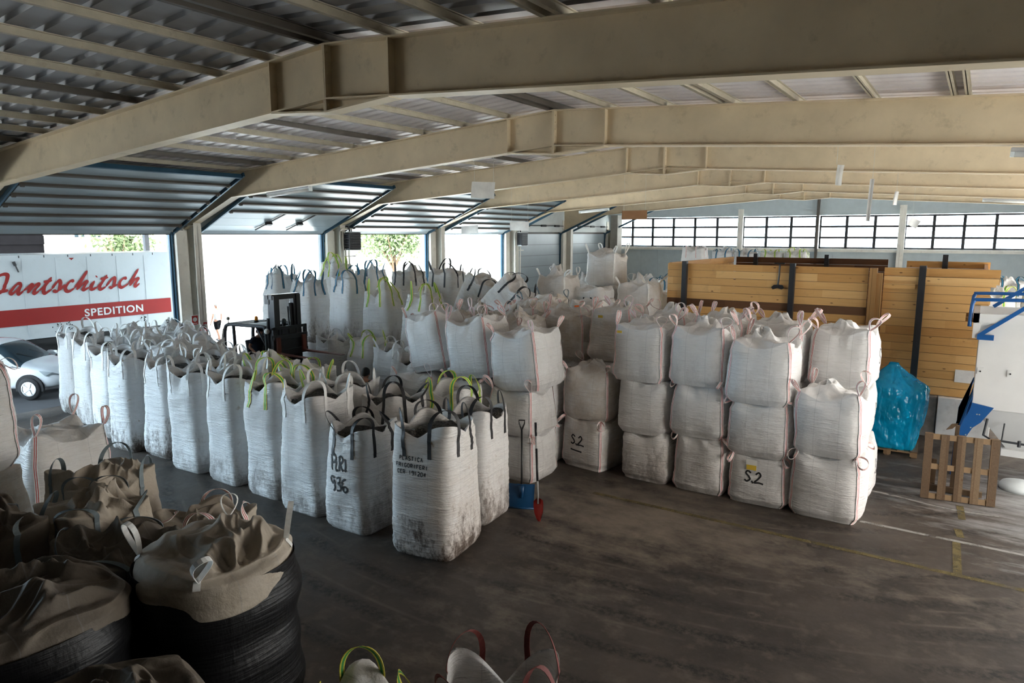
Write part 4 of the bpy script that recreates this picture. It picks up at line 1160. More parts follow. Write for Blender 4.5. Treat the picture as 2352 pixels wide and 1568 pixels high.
for k, (x, y, ht, tp, s, lab, tn) in enumerate(pile):
    bag('cube', x, y, ht-1.12, 1.08, 1.08, 1.1, lab, GF, s, 180+k, rz=.05*((k*3) % 5-2), top=tp, tan=tn, hi=True, crumple=.07, tuft=.12, loops='up', stain=.1, mat='bag')
    for q in range(2):
        hh = (ht-1.12)/2
        bag('cube', x, y, q*hh, 1.0, 1.0, hh, 'bag buried under the crumpled pile behind the middle block', 'bags buried under the pile', 'rw', 700+k*2+q, top='flat', loops='none', tan=.3)
# ---- bags along the yard side, tall ones on top of a first layer
GG = 'tall bags on the upper layer along the yard doors'
up = [(-20.2, 15.7, 'blue', 'fold', 2.1, 'blue-handled tall bag at the left end of the upper layer, lit by the door', 0, .1),
      (-18.85, 15.75, 'blue', 'fold', 1.95, 'tall smudged bag with drooping blue straps, right behind the forklift mast', .8, .2),
      (-17.3, 16.1, 'blue', 'fold', 2.1, 'tall white bag with upright blue handles right of the forklift', .5, .1),
      (-15.55, 16.0, 'gy', 'fold', 1.75, 'sagging tall bag with a flat yellow-green folded top', .35, .25),
      (-13.75, 15.8, 'gy', 'gather', 1.75, 'tall bag with a tied neck and yellow-green straps, right of the sagging one', .1, .35),
      (-20.0, 17.9, 'gy', 'fold', 2.45, 'tall bag with high yellow-green loops behind, against the door column', .0, .35),
      (-18.5, 18.4, 'blue', 'fold', 2.2, 'tall bag with thin blue loops in the back line, below the tree', .0, .2),
      (-16.7, 18.4, 'black', 'fold', 2.2, 'tall tan bag with black straps in the back line, below the tree', .1, .5),
      (-14.95, 18.2, 'black', 'crumple', 2.25, 'broad bag with a domed tan top and black handles before the bright doorway', .1, .45),
      ]
for k, (x, y, s, tp, hh, lab, sn, tn) in enumerate(up):
    bag('tall', x, y, 1.2, 1.12, 1.08, hh, lab, GG, s, 210+k, rz=.12*((k*3) % 5-2)/2, top=tp, stain=sn, tan=tn, hi=True, lean=.16, tuft=.15, tilt=(0, .05*((k*7) % 3-1)), crumple=.05, hgt=.42, neck=[.45, .3, .12, .3, .5, .4, .3, .2, .1][k], sag=[.0, .1, .05, .1, .0, .1, .08, .04, .0][k])
    bag('cube', x, y, 0, 1.12, 1.1, 1.18, 'bag of the hidden first layer along the yard doors', 'bags of the first layer along the yard doors', 'white', 740+k, top='flat', loops='none')
bag('tall', -13.75, 17.75, 1.28, 1.15, 1.1, 2.2, 'tall tan bag with black straps tipped far to the right, before the last open door', GG, 'black', 230, tilt=(0, .40), top='fold', tan=.7, hi=True, lean=.15)
bag('cube', -13.5, 17.75, 0, 1.12, 1.1, 1.15, 'bag of the hidden first layer along the yard doors', 'bags of the first layer along the yard doors', 'white', 760, top='flat', loops='none')
bag('tall', -12.05, 16.35, 1.95, 1.05, 1.0, 1.8, 'white bag lying tipped over with black straps, right of the tilted tan bag', GG, 'black', 231, tilt=(-.1, .75), top='fold', tan=.3, hi=True, lean=.15)
for q in range(2): bag('cube', -11.5, 16.35, q*.8, 1.1, 1.05, .8, 'bag of the hidden first layer along the yard doors', 'bags of the first layer along the yard doors', 'white', 762+q, top='flat', loops='none')
GH = 'tall bags on the floor below the forks'
for k, (x, y, s, tp, hh, lab, tn) in enumerate([(-16.55, 14.75, 'white', 'open', 1.55, 'crinkled white bag with white handles just behind the fork tips', .1),
                                           (-15.05, 14.7, 'gy', 'fold', 1.6, 'white bag with yellow-green straps below the sagging tall bag', .2),
                                           (-13.75, 14.45, 'white', 'open', 1.55, 'crinkled white bag with four limp white handles left of the leaning cubes', .1),
                                           (-12.3, 13.6, 'white', 'open', 1.5, 'white bag partly hidden left of the leaning cube bags', .2)]):
    bag('tall', x, y, 0, 1.05, 1.0, hh, lab, GH, s, 240+k, rz=.15*(k-1), top=tp, tan=tn, stain=.2, hi=True, neck=.2, lean=.12, tuft=.1)
# ---- far stack and bags near the far corner
GI = 'bags near the far corner'
for q, (z, hh, lab) in enumerate([(0, 1.15, 'bag at the foot of the tower of bags before the timber bay'), (1.15, 1.15, 'bag low in the tower of bags before the timber bay'),
                                  (2.3, .95, 'third bag of the tower with a small black patch, under the topmost one'), (3.25, 1.0, 'topmost bag of the tower left of the timber bay, open ragged top')]):
    o = bag('cube', -9.4-.05*q, 19.4, z, 1.02, 1.0, hh, lab, GI, 'white' if q > 1 else 'rw', 260+q, tilt=(0, .04 if q == 3 else 0), top='crumple' if q == 3 else 'flat', tan=.35, hi=q > 1, loops='none' if q < 3 else 'up', crumple=.05)
    if q == 2: on_bag(o, [[(-.18, .42), (-.12, .44)], [(-.18, .40), (-.12, .41)], [(-.17, .38), (-.12, .385)]], .03, 'ink')
for x, y, z, hh, tp, s, lab, tn in [(-8.25, 19.0, 2.25, 1.15, 'gather', 'white', 'white bag with grey straps right of the tower, before the timber bay', .3),
                                 (-10.5, 19.8, 2.2, 1.1, 'gather', 'white', 'white bag with two white loops left of the tower', .25),
                                 (-10.2, 17.6, 2.35, 1.3, 'gather', 'white', 'tall pale bag with a pinched neck, left of the printed one on the pile', .4),
                                 (-9.35, 18.1, 2.1, 1.15, 'flat', 'white', 'white bag with black printed letters and an orange corner, left of the tower', .2),
                                 (-8.7, 16.9, 1.95, 1.05, 'flat', 'rw', 'low white bag with an orange strap before the tower', .3)]:
    k = int(abs(x)*100+z*10)
    o = bag('cube', x, y, z, 1.05, 1.02, hh, lab, GI, s, k, top=tp, tan=tn, hi=True, tuft=.18, crumple=.045, loops='up' if tp == 'gather' else 'none')
    if 'printed' in lab and 'pale' not in lab:
        on_bag(o, text_strokes('LA', .0, .72, .2, .18), .045, 'ink', curved=False)
        on_bag(o, [[(-.34, .55), (-.30, .75)], [(-.31, .55), (-.29, .66)]], .05, 'w_orange', curved=False, name='print')
    if 'orange strap' in lab:
        on_bag(o, [[(.25, .95), (.26, .6), (.26, .3)]], .05, 'w_orange', name='strap'); on_bag(o, [[(-.3, .93), (.0, .95), (.2, .94)]], .045, 'w_orange', name='strap')
    for q in range(2): bag('cube', x, y, q*z/2, 1.02, 1.0, z/2, 'bag buried below the top bags near the tower', 'bags buried near the tower', 'rw', 800+k+q, top='flat', loops='none', tan=.3)
for k, (x, y, z, w_, hh, tp, s, lab, tn) in enumerate([
        (-16.6, 33.5, 0, 1.2, 2.35, 'fold', 'black', 'big dim bag with black straps before the last closed door', .1),
        (-12.6, 30.0, 0, 1.3, 2.6, 'fold', 'blue', 'dim bluish bag below the left end of the window band', .1),
        (-11.2, 29.6, 0, 1.3, 2.7, 'gather', 'blue', 'dim bluish bag with a tuft below the window band, beside its twin', .1),
        (-8.4, 22.6, 0, 1.3, 2.75, 'fold', 'white', 'grey bag in shade along the left side of the timber bay', .3),
        (-9.9, 23.0, 0, 1.3, 2.9, 'fold', 'white', 'grey bag with pale loops in shade behind the tower', .3)]):
    bag('tall', x, y, z, w_, w_, hh, lab, GI, s, 290+k, top=tp, tan=tn, tuft=.15, lean=.12)
GJ = 'bags standing beyond the timber bay'
for k, (x, y, hh, s, lab) in enumerate([(-11.9, 34.0, 4.0, 'rw', 'white bag with a crumpled grey bonnet showing above the timber bay'),
                                  (-11.5, 37.4, 3.75, 'blue', 'bag with blue loops showing above the left corner of the timber bay'), (-10.3, 37.4, 3.72, 'blue', 'second bag with blue loops above the timber bay'),
                                  (-9.0, 37.4, 3.75, 'gy', 'bag with yellow-green loops above the brown boards, left of its twin'), (-7.8, 37.4, 3.78, 'gy', 'bag with yellow-green loops above the brown boards, right one'),
                                  (.5, 29.5, 2.7, 'gy', 'bag with yellow-green loops beyond the hopper'), (1.8, 29.6, 2.8, 'gy', 'bag with yellow-green loops beyond the hopper, at the picture edge'),
                                  (.9, 32.0, 2.9, 'blue', 'pale bag behind the green-looped ones beyond the hopper')]):
    hb = 1.25
    n_ = max(1, int(round(hh/hb)))-1
    for q in range(n_):
        bag('cube', x, y, q*(hh-hb)/n_, 1.1, 1.1, (hh-hb)/n_, 'bag hidden in the stacks beyond the timber bay', 'bags hidden beyond the timber bay', 'rw', 850+k*4+q, top='flat', loops='none')
    bag('tall', x, y, hh-hb, 1.15, 1.15, hb, lab, GJ, s, 310+k, top='crumple' if k == 0 else 'fold', tan=.1, tuft=.12, lean=.12, crumple=.06)

# ---- the dark group at the near left, seen from above
GK = 'bags in the dim near corner'
bag('cube', -9.75, 2.9, 0, 1.10, 1.10, 2.05, 'dull tan bag supporting the upright grey one at the left edge', GK, 'grey', 401, top='flat', tan=.8, hi=True, loops='none')
bag('cube', -9.80, 2.82, 2.06, 1.10, 1.10, 1.32, 'smooth grey-white bag standing upright at the left picture edge, strap loop sticking out', GK, 'rw', 402, top='gather', tan=.3, hi=True, tuft=.04, loops='out', bulge=.06)
bag('cube', -10.62, 4.30, 0, 1.06, 1.06, 2.1, 'large cream bag with a standing red-white loop in the near left group', GK, 'rw', 403, top='gather', tan=.35, hi=True, tuft=.03, ear=.3, crumple=.02, bulge=.07)
bag('tall', -8.25, 3.75, 0, 1.0, 1.0, 2.0, 'slumped bluish bag with thin grey handles in the near left group', GK, 'grey', 404, top='crumple', tan=.5, hi=2, crumple=.045, lean=.12, hgt=.30, mat='bag_old', droop=.3)
bag('tall', -7.35, 3.25, 0, .98, .98, 2.02, 'cone-topped tan bag with a blue-stitched strap in the near left group', GK, 'grey', 405, top='fold', tan=.7, hi=2, crumple=.045, tuft=.10, mat='bag_old', droop=.8)
bag('tall', -6.85, 4.2, 0, .92, .9, 1.68, 'open crumpled bag with yellow tag between the cone-topped bag and the black-wrapped one', GK, 'rw', 406, top='crumple', tan=.5, hi=2, crumple=.05, mat='bag_old', droop=.9)
bag('tall', -7.5, 2.25, 0, 1.02, 1.02, 2.1, 'dusky folded bag at the left edge with a wide flap', GK, 'grey', 407, top='crumple', tan=.9, hi=2, crumple=.06, mat='bag_tan_dim', droop=.95)
bag('tall', -6.35, 3.02, 0, 1.05, 1.0, 1.92, 'tan bag with a coiled liner in shade beside the black-wrapped bag', GK, 'grey', 408, top='crumple', tan=.8, hi=2, crumple=.055, mat='bag_tan_dim', droop=.95)
def wrapped(x, y, r, h, lab, seed, dome, crum, strapc='white', loops_=True, mt='bag_tan_dim'):
    """round bag wound in black film, its crumpled cloth top sticks out"""
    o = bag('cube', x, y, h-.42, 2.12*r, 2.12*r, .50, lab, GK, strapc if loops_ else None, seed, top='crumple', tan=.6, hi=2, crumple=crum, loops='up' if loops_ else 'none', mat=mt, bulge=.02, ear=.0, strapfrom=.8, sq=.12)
    rng = np.random.default_rng(seed); wv = Waves(rng, 8, 3, 9, (1, 1, 2.2))
    vs = []; NU = 72; zz = np.linspace(0, h-.14, 34)
    for z_ in zz:
        R, cn = ring(NU, 2.45)
        rr = r*(1.085+.025*math.sin(z_*7.1+seed)+.018*math.sin(z_*15)-.03*sstep(h-.4, h-.14, z_))
        P = np.zeros((NU, 3)); P[:, :2] = R*rr; P[:, 2] = z_-(h-.42)
        P[:, :2] *= (1+.014*wv(P))[:, None]
        vs += list(P)
    k = len(zz)
    fs = [(i*NU+j, i*NU+(j+1) % NU, (i+1)*NU+(j+1) % NU, (i+1)*NU+j) for i in range(k-1) for j in range(NU)]
    mb = MB(); mb.add(vs, fs); mb.f.append(tuple(range(NU-1, -1, -1))); mb.m.append(0)
    mb.build('black_wrap', MT['black_film'], o, smooth=True)['label'] = 'black stretch film'
    return o
o = wrapped(-5.20, 3.22, .57, 2.24, 'round bag wound in black film with a pale crumpled top, nearest on the left', 409, .2, .05, mt='bag_old')
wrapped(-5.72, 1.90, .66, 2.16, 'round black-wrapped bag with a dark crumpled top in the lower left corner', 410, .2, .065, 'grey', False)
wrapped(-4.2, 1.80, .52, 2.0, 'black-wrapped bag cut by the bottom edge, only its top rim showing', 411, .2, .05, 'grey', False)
bag('tall', -2.95, 4.2, 0, .98, .95, 1.16, 'white bag with dark red handles at the bottom edge, its open rim showing', GK, 'maroon', 412, top='open', tan=.35, hi=True, lean=.14, sag=.16, fill=.35, hgt=.34, rz=.5)
bag('tall', -3.95, 3.65, 0, .9, .9, .88, 'bag with a green strap just peeping over the bottom edge', GK, 'gy', 413, top='crumple', tan=.3, lean=.1)

# ================================================================== TIMBER BAY
def plank_wall(mb, x0, x1, z0, z1, y, thick, rng, dark=None, axis='x', ragged=0.0, hb=.2):
    z = z0
    while z < z1-.02:
        h = min(hb, z1-z); j = rng.uniform(-.006, .006)
        a, b = x0 + (rng.uniform(0, ragged) if False else 0), x1 + (rng.uniform(-ragged, ragged) if ragged else 0)
        mi = 1 if dark and dark[0] < z+h/2 < dark[1] else 0
        if axis == 'x': mb.box(a, y+j, z+.004, b, y+thick+j, z+h-.004, mi)
        else: mb.box(y+j, a, z+.004, y+thick+j, b, z+h-.004, mi)
        z += h
rng = np.random.default_rng(5)
tb = empty('timber_bay', (-4.8, 19.1, 0)); tag(tb, 'long timber storage bay of spruce boards with one brown board and dark steel posts', 'storage bay')
def rel(mb, o):  # shift mesh data into the thing's local space
    ox, oy, oz = o.location; mb.v = [(a-ox, b-oy, c-oz) for a, b, c in mb.v]; return mb
W2 = [MT['wood'], MT['wood_d']]
mb = MB(); plank_wall(mb, -7.45, -2.30, .0, 3.98, 19.08, .07, rng, dark=(2.78, 2.98)); rel(mb, tb).build('front_boards', W2, tb)
mb = MB(); plank_wall(mb, 19.16, 25.2, .0, 4.0, -7.45, .07, rng, axis='y'); rel(mb, tb).build('side_boards', W2, tb)
mb = MB(); plank_wall(mb, -7.3, -2.5, .0, 4.02, 25.2, .07, rng); rel(mb, tb).build('back_boards', MT['wood_d'], tb)
for x in (-6.92, -4.05):
    mb = MB(); mb.box(x-.065, 18.93, 0, x+.065, 19.06, 4.05); rel(mb, tb).build('steel_post', MT['post'], tb)
for x in (-6.6, -4.3):
    mb = MB(); mb.box(x-.065, 25.05, 0, x+.065, 25.19, 4.12); rel(mb, tb).build('steel_post', MT['post'], tb)
mb = MB(); mb.box(-2.26, 18.94, 0, -2.10, 19.14, 3.98); mb.box(-2.10, 18.98, 0, -1.98, 19.16, 3.86); rel(mb, tb).build('corner_post', MT['wood_v'], tb)
tr_ = empty('timber_partition', (-1.0, 19.1, 0)); tag(tr_, 'shorter timber wall with uneven board ends above a concrete footing, right of the long bay', 'storage bay')
mb = MB(); z = 1.0; k = 0
ends = [.14, .14, .14, .14, .16, .16, .16, .18, .15, -.22, .2, .22, .2, .30, .36]
while z < 3.86:
    h = .2
    e = ends[min(k, len(ends)-1)]
    mb.box(-1.96, 19.12+.004*(k % 3), z+.003, e, 19.20+.004*(k % 3), z+h-.003); z += h; k += 1
mb.box(-1.95, 19.05, 3.50, -1.28, 19.12, 3.62); mb.box(-1.16, 19.04, 3.66, .36, 19.12, 3.80); mb.box(-1.95, 19.05, 3.70, -.3, 19.12, 3.80)
rel(mb, tr_).build('boards', W2, tr_)
mb = MB(); plank_wall(mb, -1.9, .2, 1.0, 4.0, 24.2, .07, rng, ragged=.06); rel(mb, tr_).build('rear_boards', W2, tr_)
mb = MB(); plank_wall(mb, 19.3, 24.2, 1.0, 3.95, .05, .08, rng, axis='y', ragged=.1); rel(mb, tr_).build('side_boards', W2, tr_)
mb = MB(); mb.prism([(-1.22, 18.90, 0.9), (-1.08, 18.90, 0.9), (-1.08, 18.99, 4.06), (-1.22, 18.99, 4.06)], (0, .13, 0)); rel(mb, tr_).build('steel_post', MT['post'], tr_)
mb = MB(); mb.box(-.98, 24.05, .9, -.84, 24.18, 4.2); rel(mb, tr_).build('steel_post', MT['post'], tr_)
mb = MB(); mb.box(-1.95, 19.0, 0, -.62, 19.5, .99)
bmx = rel(mb, tr_).build('footing', MT['concrete'], tr_, bevel=.02)
mb = MB(); mb.box(-.60, 18.95, 0, .45, 19.5, .99); rel(mb, tr_).build('white_block', MT['white_block'], tr_, bevel=.01)
mb = MB(); mb.box(-.32, 19.112, 1.36, .06, 19.120, 1.66)
tag(mb.build('notice', MT['paper']), 'blank white sheet pinned to the lower boards beside the hopper', 'notice')
# hoe hooked over the boards
r = empty('hoe', (-4.40, 19.02, 3.42)); tag(r, 'long black hoe hanging head-down on the timber bay', 'hoe')
mb = MB(); mb.tube([(0, .0, .04), (.02, 0, .30), (.02, .02, .56), (.0, .04, .60)], .022, 8); mb.tube([(-.12, .03, .62), (.14, .03, .62)], .02, 6); mb.build('handle', MT['black'], r)
mb = MB(); mb.prism([(-.16, -.02, .0), (-.10, -.02, .06), (0, -.02, .07), (.12, -.02, .06), (.16, -.02, -.02), (.10, -.02, -.05), (.0, -.02, -.02), (-.12, -.02, -.06)], (0, .03, 0)); mb.build('blade', MT['black'], r)

# ================================================================== HOPPER at the right edge
hp = empty('hopper', (1.2, 16.9, 0)); tag(hp, 'white steel hopper with blue corner legs and blue guard rail at the right edge', 'hopper')
mb = MB()
mb.box(.06, 16.2, 1.40, 2.9, 17.9, 3.13)
rel(mb, hp).build('bin', MT['machine'], hp, bevel=.012)
mb = MB(); mb.box(.0, 16.14, 3.06, 2.95, 17.95, 3.11); mb.box(-.06, 16.10, 3.11, 2.98, 16.22, 3.28); mb.box(-.06, 16.10, 3.11, .04, 17.98, 3.28); mb.box(-.06, 17.88, 3.11, 2.98, 17.98, 3.28); mb.box(-.05, 16.12, 2.80, .07, 16.3, 3.1)
rel(mb, hp).build('rim', MT['machine'], hp)
mb = MB()
T = [(.10, 16.2, 1.40), (2.9, 16.2, 1.40), (2.9, 17.9, 1.40), (.10, 17.9, 1.40)]; Bm = [(.70, 16.75, .55), (2.2, 16.75, .55), (2.2, 17.4, .55), (.70, 17.4, .55)]
mb.add(T+Bm, [(0, 1, 5, 4), (1, 2, 6, 5), (2, 3, 7, 6), (3, 0, 4, 7), (7, 6, 5, 4)]); mb.box(.62, 16.6, .42, 2.3, 17.5, .56)
rel(mb, hp).build('funnel', MT['machine'], hp)
for sx_, x in ((1, .06), (-1, 2.9)):
    for sy, y in ((-1, 16.17), (1, 17.93)):
        mb = MB(); e = .035*sy
        P = [(x, y, 1.52), (x+sx_*.36, y, 1.46), (x+sx_*.17, y, 1.14), (x+sx_*.05, y, 1.02), (x-sx_*.06, y, .78), (x-sx_*.14, y, .0), (x-sx_*.24, y, .0), (x-sx_*.22, y, .80), (x-sx_*.02, y, 1.4)]
        mb.prism(P, (0, e, 0))
        mb.prism([(x, y, 1.62), (x, y-sy*.16, 1.75), (x-sx_*.22, y-sy*.16, 1.05), (x-sx_*.24, y-sy*.16, 0), (x-sx_*.24, y, 0), (x-sx_*.22, y, .80)], (-.012*sx_, 0, 0))
        for q in ((.1, 1.30), (.14, 1.30), (.02, 1.02), (-.05, .86)): mb.lathe([(.014, 0), (.014, .004*sy)], 8, (x+sx_*q[0], y+e, q[1]), 'y', 1)
        rel(mb, hp).build('leg', [MT['machine_b'], MT['alu']], hp)
mb = MB(); mb.tube(smooth_path([(-.11, 16.15, 3.02), (-.10, 16.15, 3.40), (-.07, 16.15, 3.52), (.05, 16.15, 3.55), (1.4, 16.15, 3.58), (2.8, 16.15, 3.6)], 5), .035, 10)
rel(mb, hp).build('guard_rail', MT['machine_b'], hp, smooth=True)
mb = MB(); mb.tube(smooth_path([(-.11, 17.9, 3.02), (-.10, 17.9, 3.40), (-.07, 17.9, 3.52), (.05, 17.9, 3.55), (1.4, 17.9, 3.58), (2.8, 17.9, 3.6)], 5), .035, 10)
rel(mb, hp).build('guard_rail', MT['machine_b'], hp, smooth=True)
mb = MB(); mb.bar((.27, 17.9, 3.28), (1.9, 17.9, 4.6), .07, .07); rel(mb, hp).build('brace', MT['machine_b'], hp)
mb = MB(); mb.bar((.06, 16.12, 2.86), (1.7, 16.12, 4.25), .07, .07); mb.box(.03, 16.08, 2.78, .30, 16.16, 2.88)
rel(mb, hp).build('brace', MT['machine_b'], hp)
for x in (.14, .62, 1.5):
    mb = MB(); mb.box(x-.05, 16.18, 2.09, x+.05, 16.2, 2.22); mb.lathe([(.016, -.012), (.016, 0)], 8, (x, 16.18, 2.15), 'y', 1); rel(mb, hp).build('sensor_plate', [MT['machine'], MT['black']], hp)
mb = MB(); mb.tube([(.34, 16.3, 1.2), (.30, 16.3, .86), (.42, 16.2, .82), (2.6, 16.2, .74)], .022, 8); mb.tube([(.62, 16.25, 1.16), (.60, 16.2, .80)], .014, 6); mb.tube([(.88, 16.2, .74), (.88, 16.2, .86)], .03, 8)
rel(mb, hp).build('pipe', MT['dark'], hp)
mb = MB(); mb.lathe([(.0, .12), (.30, .12), (.34, .06), (.34, .0), (0, 0)], 24, (.95, 15.9, .0))
tag(mb.build('ground_lid', MT['wall_l'], smooth=True), 'pale round lid lying on the floor below the hopper pipe', 'lid')

# ================================================================== MACHINE UNDER BLUE FILM, ON A PALLET
def pallet(name, lab, loc, rot, w_=1.2, l_=1.0, brd=5):
    r = empty(name, loc); r.rotation_euler = rot; tag(r, lab, 'pallet')
    for i in range(brd):
        x = -w_/2+.06+(w_-.12)*i/(brd-1)
        mb = MB(); mb.box(x-.065, -l_/2, .122, x+.065, l_/2, .144); mb.build('deck_board', MT['pallet'], r)
    for j in range(3):
        y = -l_/2+.05+(l_-.1)*j/2
        mb = MB(); mb.box(-w_/2, y-.05, .10, w_/2, y+.05, .122); mb.build('cross_board', MT['pallet_h'], r)
        mb = MB()
        for i in range(3):
            x = -w_/2+.07+(w_-.14)*i/2; mb.box(x-.07, y-.05, .022, x+.07, y+.05, .10)
        mb.build('block', MT['pallet_h'], r)
    for i in range(3):
        x = -w_/2+.06+(w_-.12)*i/2
        mb = MB(); mb.box(x-.05, -l_/2, 0, x+.05, l_/2, .022); mb.build('base_board', MT['pallet'], r)
    return r
pallet('pallet', 'wooden pallet lying under the blue-wrapped machine', (-1.42, 17.35, 0), (0, 0, .05), 1.15, 1.0)
# upright pallet leaning back
r = pallet('pallet', 'weathered wooden pallet propped on its edge before the hopper', (-.05, 14.62, .60), (PI/2-.07, 0, .16), 1.14, 1.2)
mb = MB(); mb.box(-.62, 14.95, 0, -.40, 15.0, .60); mb.box(-.16, 14.92, 0, -.09, 15.0, 1.30); mb.prism([(-.30, 14.92, 1.2), (-.2, 14.92, 1.24), (-.12, 14.92, 1.34), (-.22, 14.92, 1.32)], (0, .05, 0)); mb.box(-.55, 14.88, .02, .35, 14.95, .12)
tag(mb.build('timber_prop', MT['pallet']), 'loose timber frame propping the upright pallet from behind', 'timber')
mc = empty('wrapped_machine', (-1.42, 17.35, .145)); tag(mc, 'machine draped in shiny blue plastic film, peaked top, standing on a pallet', 'machine')
mb = MB(); mb.box(-.40, -.36, 0, .40, .36, .55); mb.lathe([(.36, .55), (.36, .95), (.30, 1.02), (.30, 1.08), (.36, 1.1), (.34, 1.3), (.16, 1.5), (.10, 1.68), (0, 1.70)], 24, (0, 0, 0)); mb.box(-.40, -.30, .95, .40, -.24, 1.2)
mb.build('body', MT['wall'], mc, smooth=False)
mb = MB(); mb.lathe([(.365, 1.10), (.375, 1.12), (.375, 1.16), (.365, 1.18)], 24); mb.lathe([(.365, .60), (.375, .62), (.375, .66), (.365, .68)], 24); mb.box(-.1, -.40, .70, .25, -.36, 1.0)
mb.build('fittings', MT['steel'], mc)
rng = np.random.default_rng(77); wv = Waves(rng, 8, 3, 7, (1, 1, .6)); w2 = Waves(rng, 8, 9, 17, (1, 1, .5))
vs = []; NU = 88; zz = np.linspace(0.0, 1, 46)
for v in zz:
    R, cn = ring(NU, 3.2+1.5*(1-v))
    sx_ = .54+.09*math.sin(PI*min(1, v*1.2)) + (.10*v if v < .8 else .08); k = 1-sstep(.70, 1.0, v)*.90
    th = 2*PI*np.arange(NU)/NU
    P = np.zeros((NU, 3)); P[:, :2] = R*np.array([sx_, .48])*k; P[:, 2] = v*1.84
    P[:, 2] -= sstep(.68, .9, v)*(.10*(1-cn)) * (1-sstep(.9, 1, v))
    a = .045*wv(P)*(.3+v)*(1-.7*sstep(.9, 1, v)) + .020*ridged(w2, P)
    nrm = R/np.linalg.norm(R, axis=1)[:, None]
    P[:, :2] += nrm*a[:, None]
    # a loose corner of film sticking out on the right
    e = np.exp(-((th-5.9) % (2*PI)-0)**2*0)  # keep shape simple
    sp = np.exp(-(np.minimum(np.abs(th-(2*PI-.35)), 2*PI-np.abs(th-(2*PI-.35)))/.28)**2)*math.exp(-((v-.80)/.07)**2)
    P[:, 0] += sp*.14
    vs += list(P)
k = len(zz); fs = [(i*NU+j, i*NU+(j+1) % NU, (i+1)*NU+(j+1) % NU, (i+1)*NU+j) for i in range(k-1) for j in range(NU)]
mb = MB(); mb.add(vs, fs); mb.f.append(tuple((k-1)*NU+j for j in range(NU))); mb.m.append(0)
mb.build('plastic_cover', MT['blue_film'], mc, smooth=True)['label'] = 'shiny translucent blue film'

# ================================================================== SHOVELS
sh = empty('snow_shovel', (-6.42, 9.86, 0)); tag(sh, 'blue wide-bladed scoop shovel with a black D grip leaning on the bags', 'shovel')
mb = MB(); vs = []
for i in range(9):
    for j in range(8):
        u, v = i/8-.5, j/7
        vs.append((u*.46*(.93+.07*v), -.05+.10*(1-math.cos(u*2))*.6 + .06*v*v - .02*math.cos(u*25)*.3, .012+v*.42))
fs = [(i*8+j, (i+1)*8+j, (i+1)*8+j+1, i*8+j+1) for i in range(8) for j in range(7)]
n0 = len(vs); vs2 = [(a, b+.012, c) for a, b, c in vs]
mb.add(vs+vs2, fs+[tuple(n0+q for q in f[::-1]) for f in fs]); mb.box(-.23, -.055, .0, .23, -.035, .03)
mb.prism([(-.05, -.06, .42), (.05, -.06, .42), (.025, -.06, .20), (-.025, -.06, .20)], (0, .06, 0))
bl = mb.build('blade', MT['shovel_b'], sh, smooth=True)
mb = MB(); mb.tube([(0, -.01, .28), (-.01, .10, .8), (-.03, .22, 1.38)], .017, 10); shf = mb.build('shaft', MT['black'], sh, smooth=True)
mb = MB(); mb.tube([(-.03, .215, 1.36), (-.075, .24, 1.47), (-.085, .25, 1.53), (.02, .25, 1.53), (.015, .24, 1.47), (-.03, .215, 1.36)], .014, 8); mb.build('grip', MT['black'], shf, smooth=True)
sh.rotation_euler = (0, 0, .45)
s2 = empty('digging_shovel', (-5.84, 9.50, 0)); tag(s2, 'shovel with a red pointed blade and silver shaft leaning across the blue one', 'shovel')
d = Vector((-.46, .62, 1.52)).normalized()
mb = MB(); vs = []; side = d.cross(Vector((0, 1, 0))).normalized(); nn = side.cross(d)
prof = [(0, .015), (.05, .05), (.14, .085), (.26, .10), (.34, .095), (.38, .03)]
for s_, wd in prof:
    for j in range(7):
        u = j/6*2-1
        p = d*(s_+.005)+side*(u*wd)+nn*(.035*(1-u*u)); vs.append(p + Vector((0, 0, .01)))
fs = [(i*7+j, (i+1)*7+j, (i+1)*7+j+1, i*7+j+1) for i in range(len(prof)-1) for j in range(6)]
vs2 = [p+nn*.008 for p in vs]; n0 = len(vs)
mb.add(vs+vs2, fs+[tuple(n0+q for q in f[::-1]) for f in fs]); mb.build('blade', MT['red'], s2, smooth=True)
mb = MB(); mb.tube([d*.30, d*1.60], .018, 10); mb.build('shaft', MT['alu'], s2, smooth=True)
mb = MB(); mb.tube([d*.68, d*1.24], .021, 10); mb.build('sleeve', MT['black'], s2, smooth=True)
mb = MB(); mb.tube([d*1.46, d*1.70], .022, 10); mb.build('grip', MT['black'], s2, smooth=True)

# ================================================================== FORKLIFT
fl = empty('forklift', (-16.95, 13.12, 0)); tag(fl, 'dark forklift with raised red-brown forks pointing right, driver inside', 'forklift')
mb = MB()
for y in (-.40, .40):
    s = 1 if y > 0 else -1
    mb.box(.02, y-.07, .12, .26, y+.07, 3.05); mb.box(.06, y-s*.10-.05, .15, .22, y-s*.10+.05, 3.0)
mb.box(.0, -.49, 2.93, .20, .49, 3.08); mb.box(-.14, -.49, 2.80, .06, -.30, 3.06); mb.box(-.06, -.44, 2.3, .03, -.30, 2.8); mb.box(.0, -.48, 1.1, .12, .48, 1.25); mb.box(.0, -.45, .2, .12, .45, .4)
mb.tube([(-.02, -.46, 1.5), (-.04, -.48, 2.0), (-.02, -.47, 2.4)], .05, 6)
mb.build('mast', MT['black'], fl, bevel=.008)
mb = MB(); mb.tube([(.14, -.06, .3), (.14, -.06, 2.25)], .05, 12); mb.lathe([(.065, 0), (.065, .12), (.03, .16)], 12, (.14, -.06, 2.2)); mb.tube([(.14, .10, 1.0), (.12, .14, 2.0), (.12, .12, 2.7)], .025, 8); mb.tube([(.14, .18, 1.0), (.13, .22, 2.2), (.12, .2, 2.8)], .04, 8)
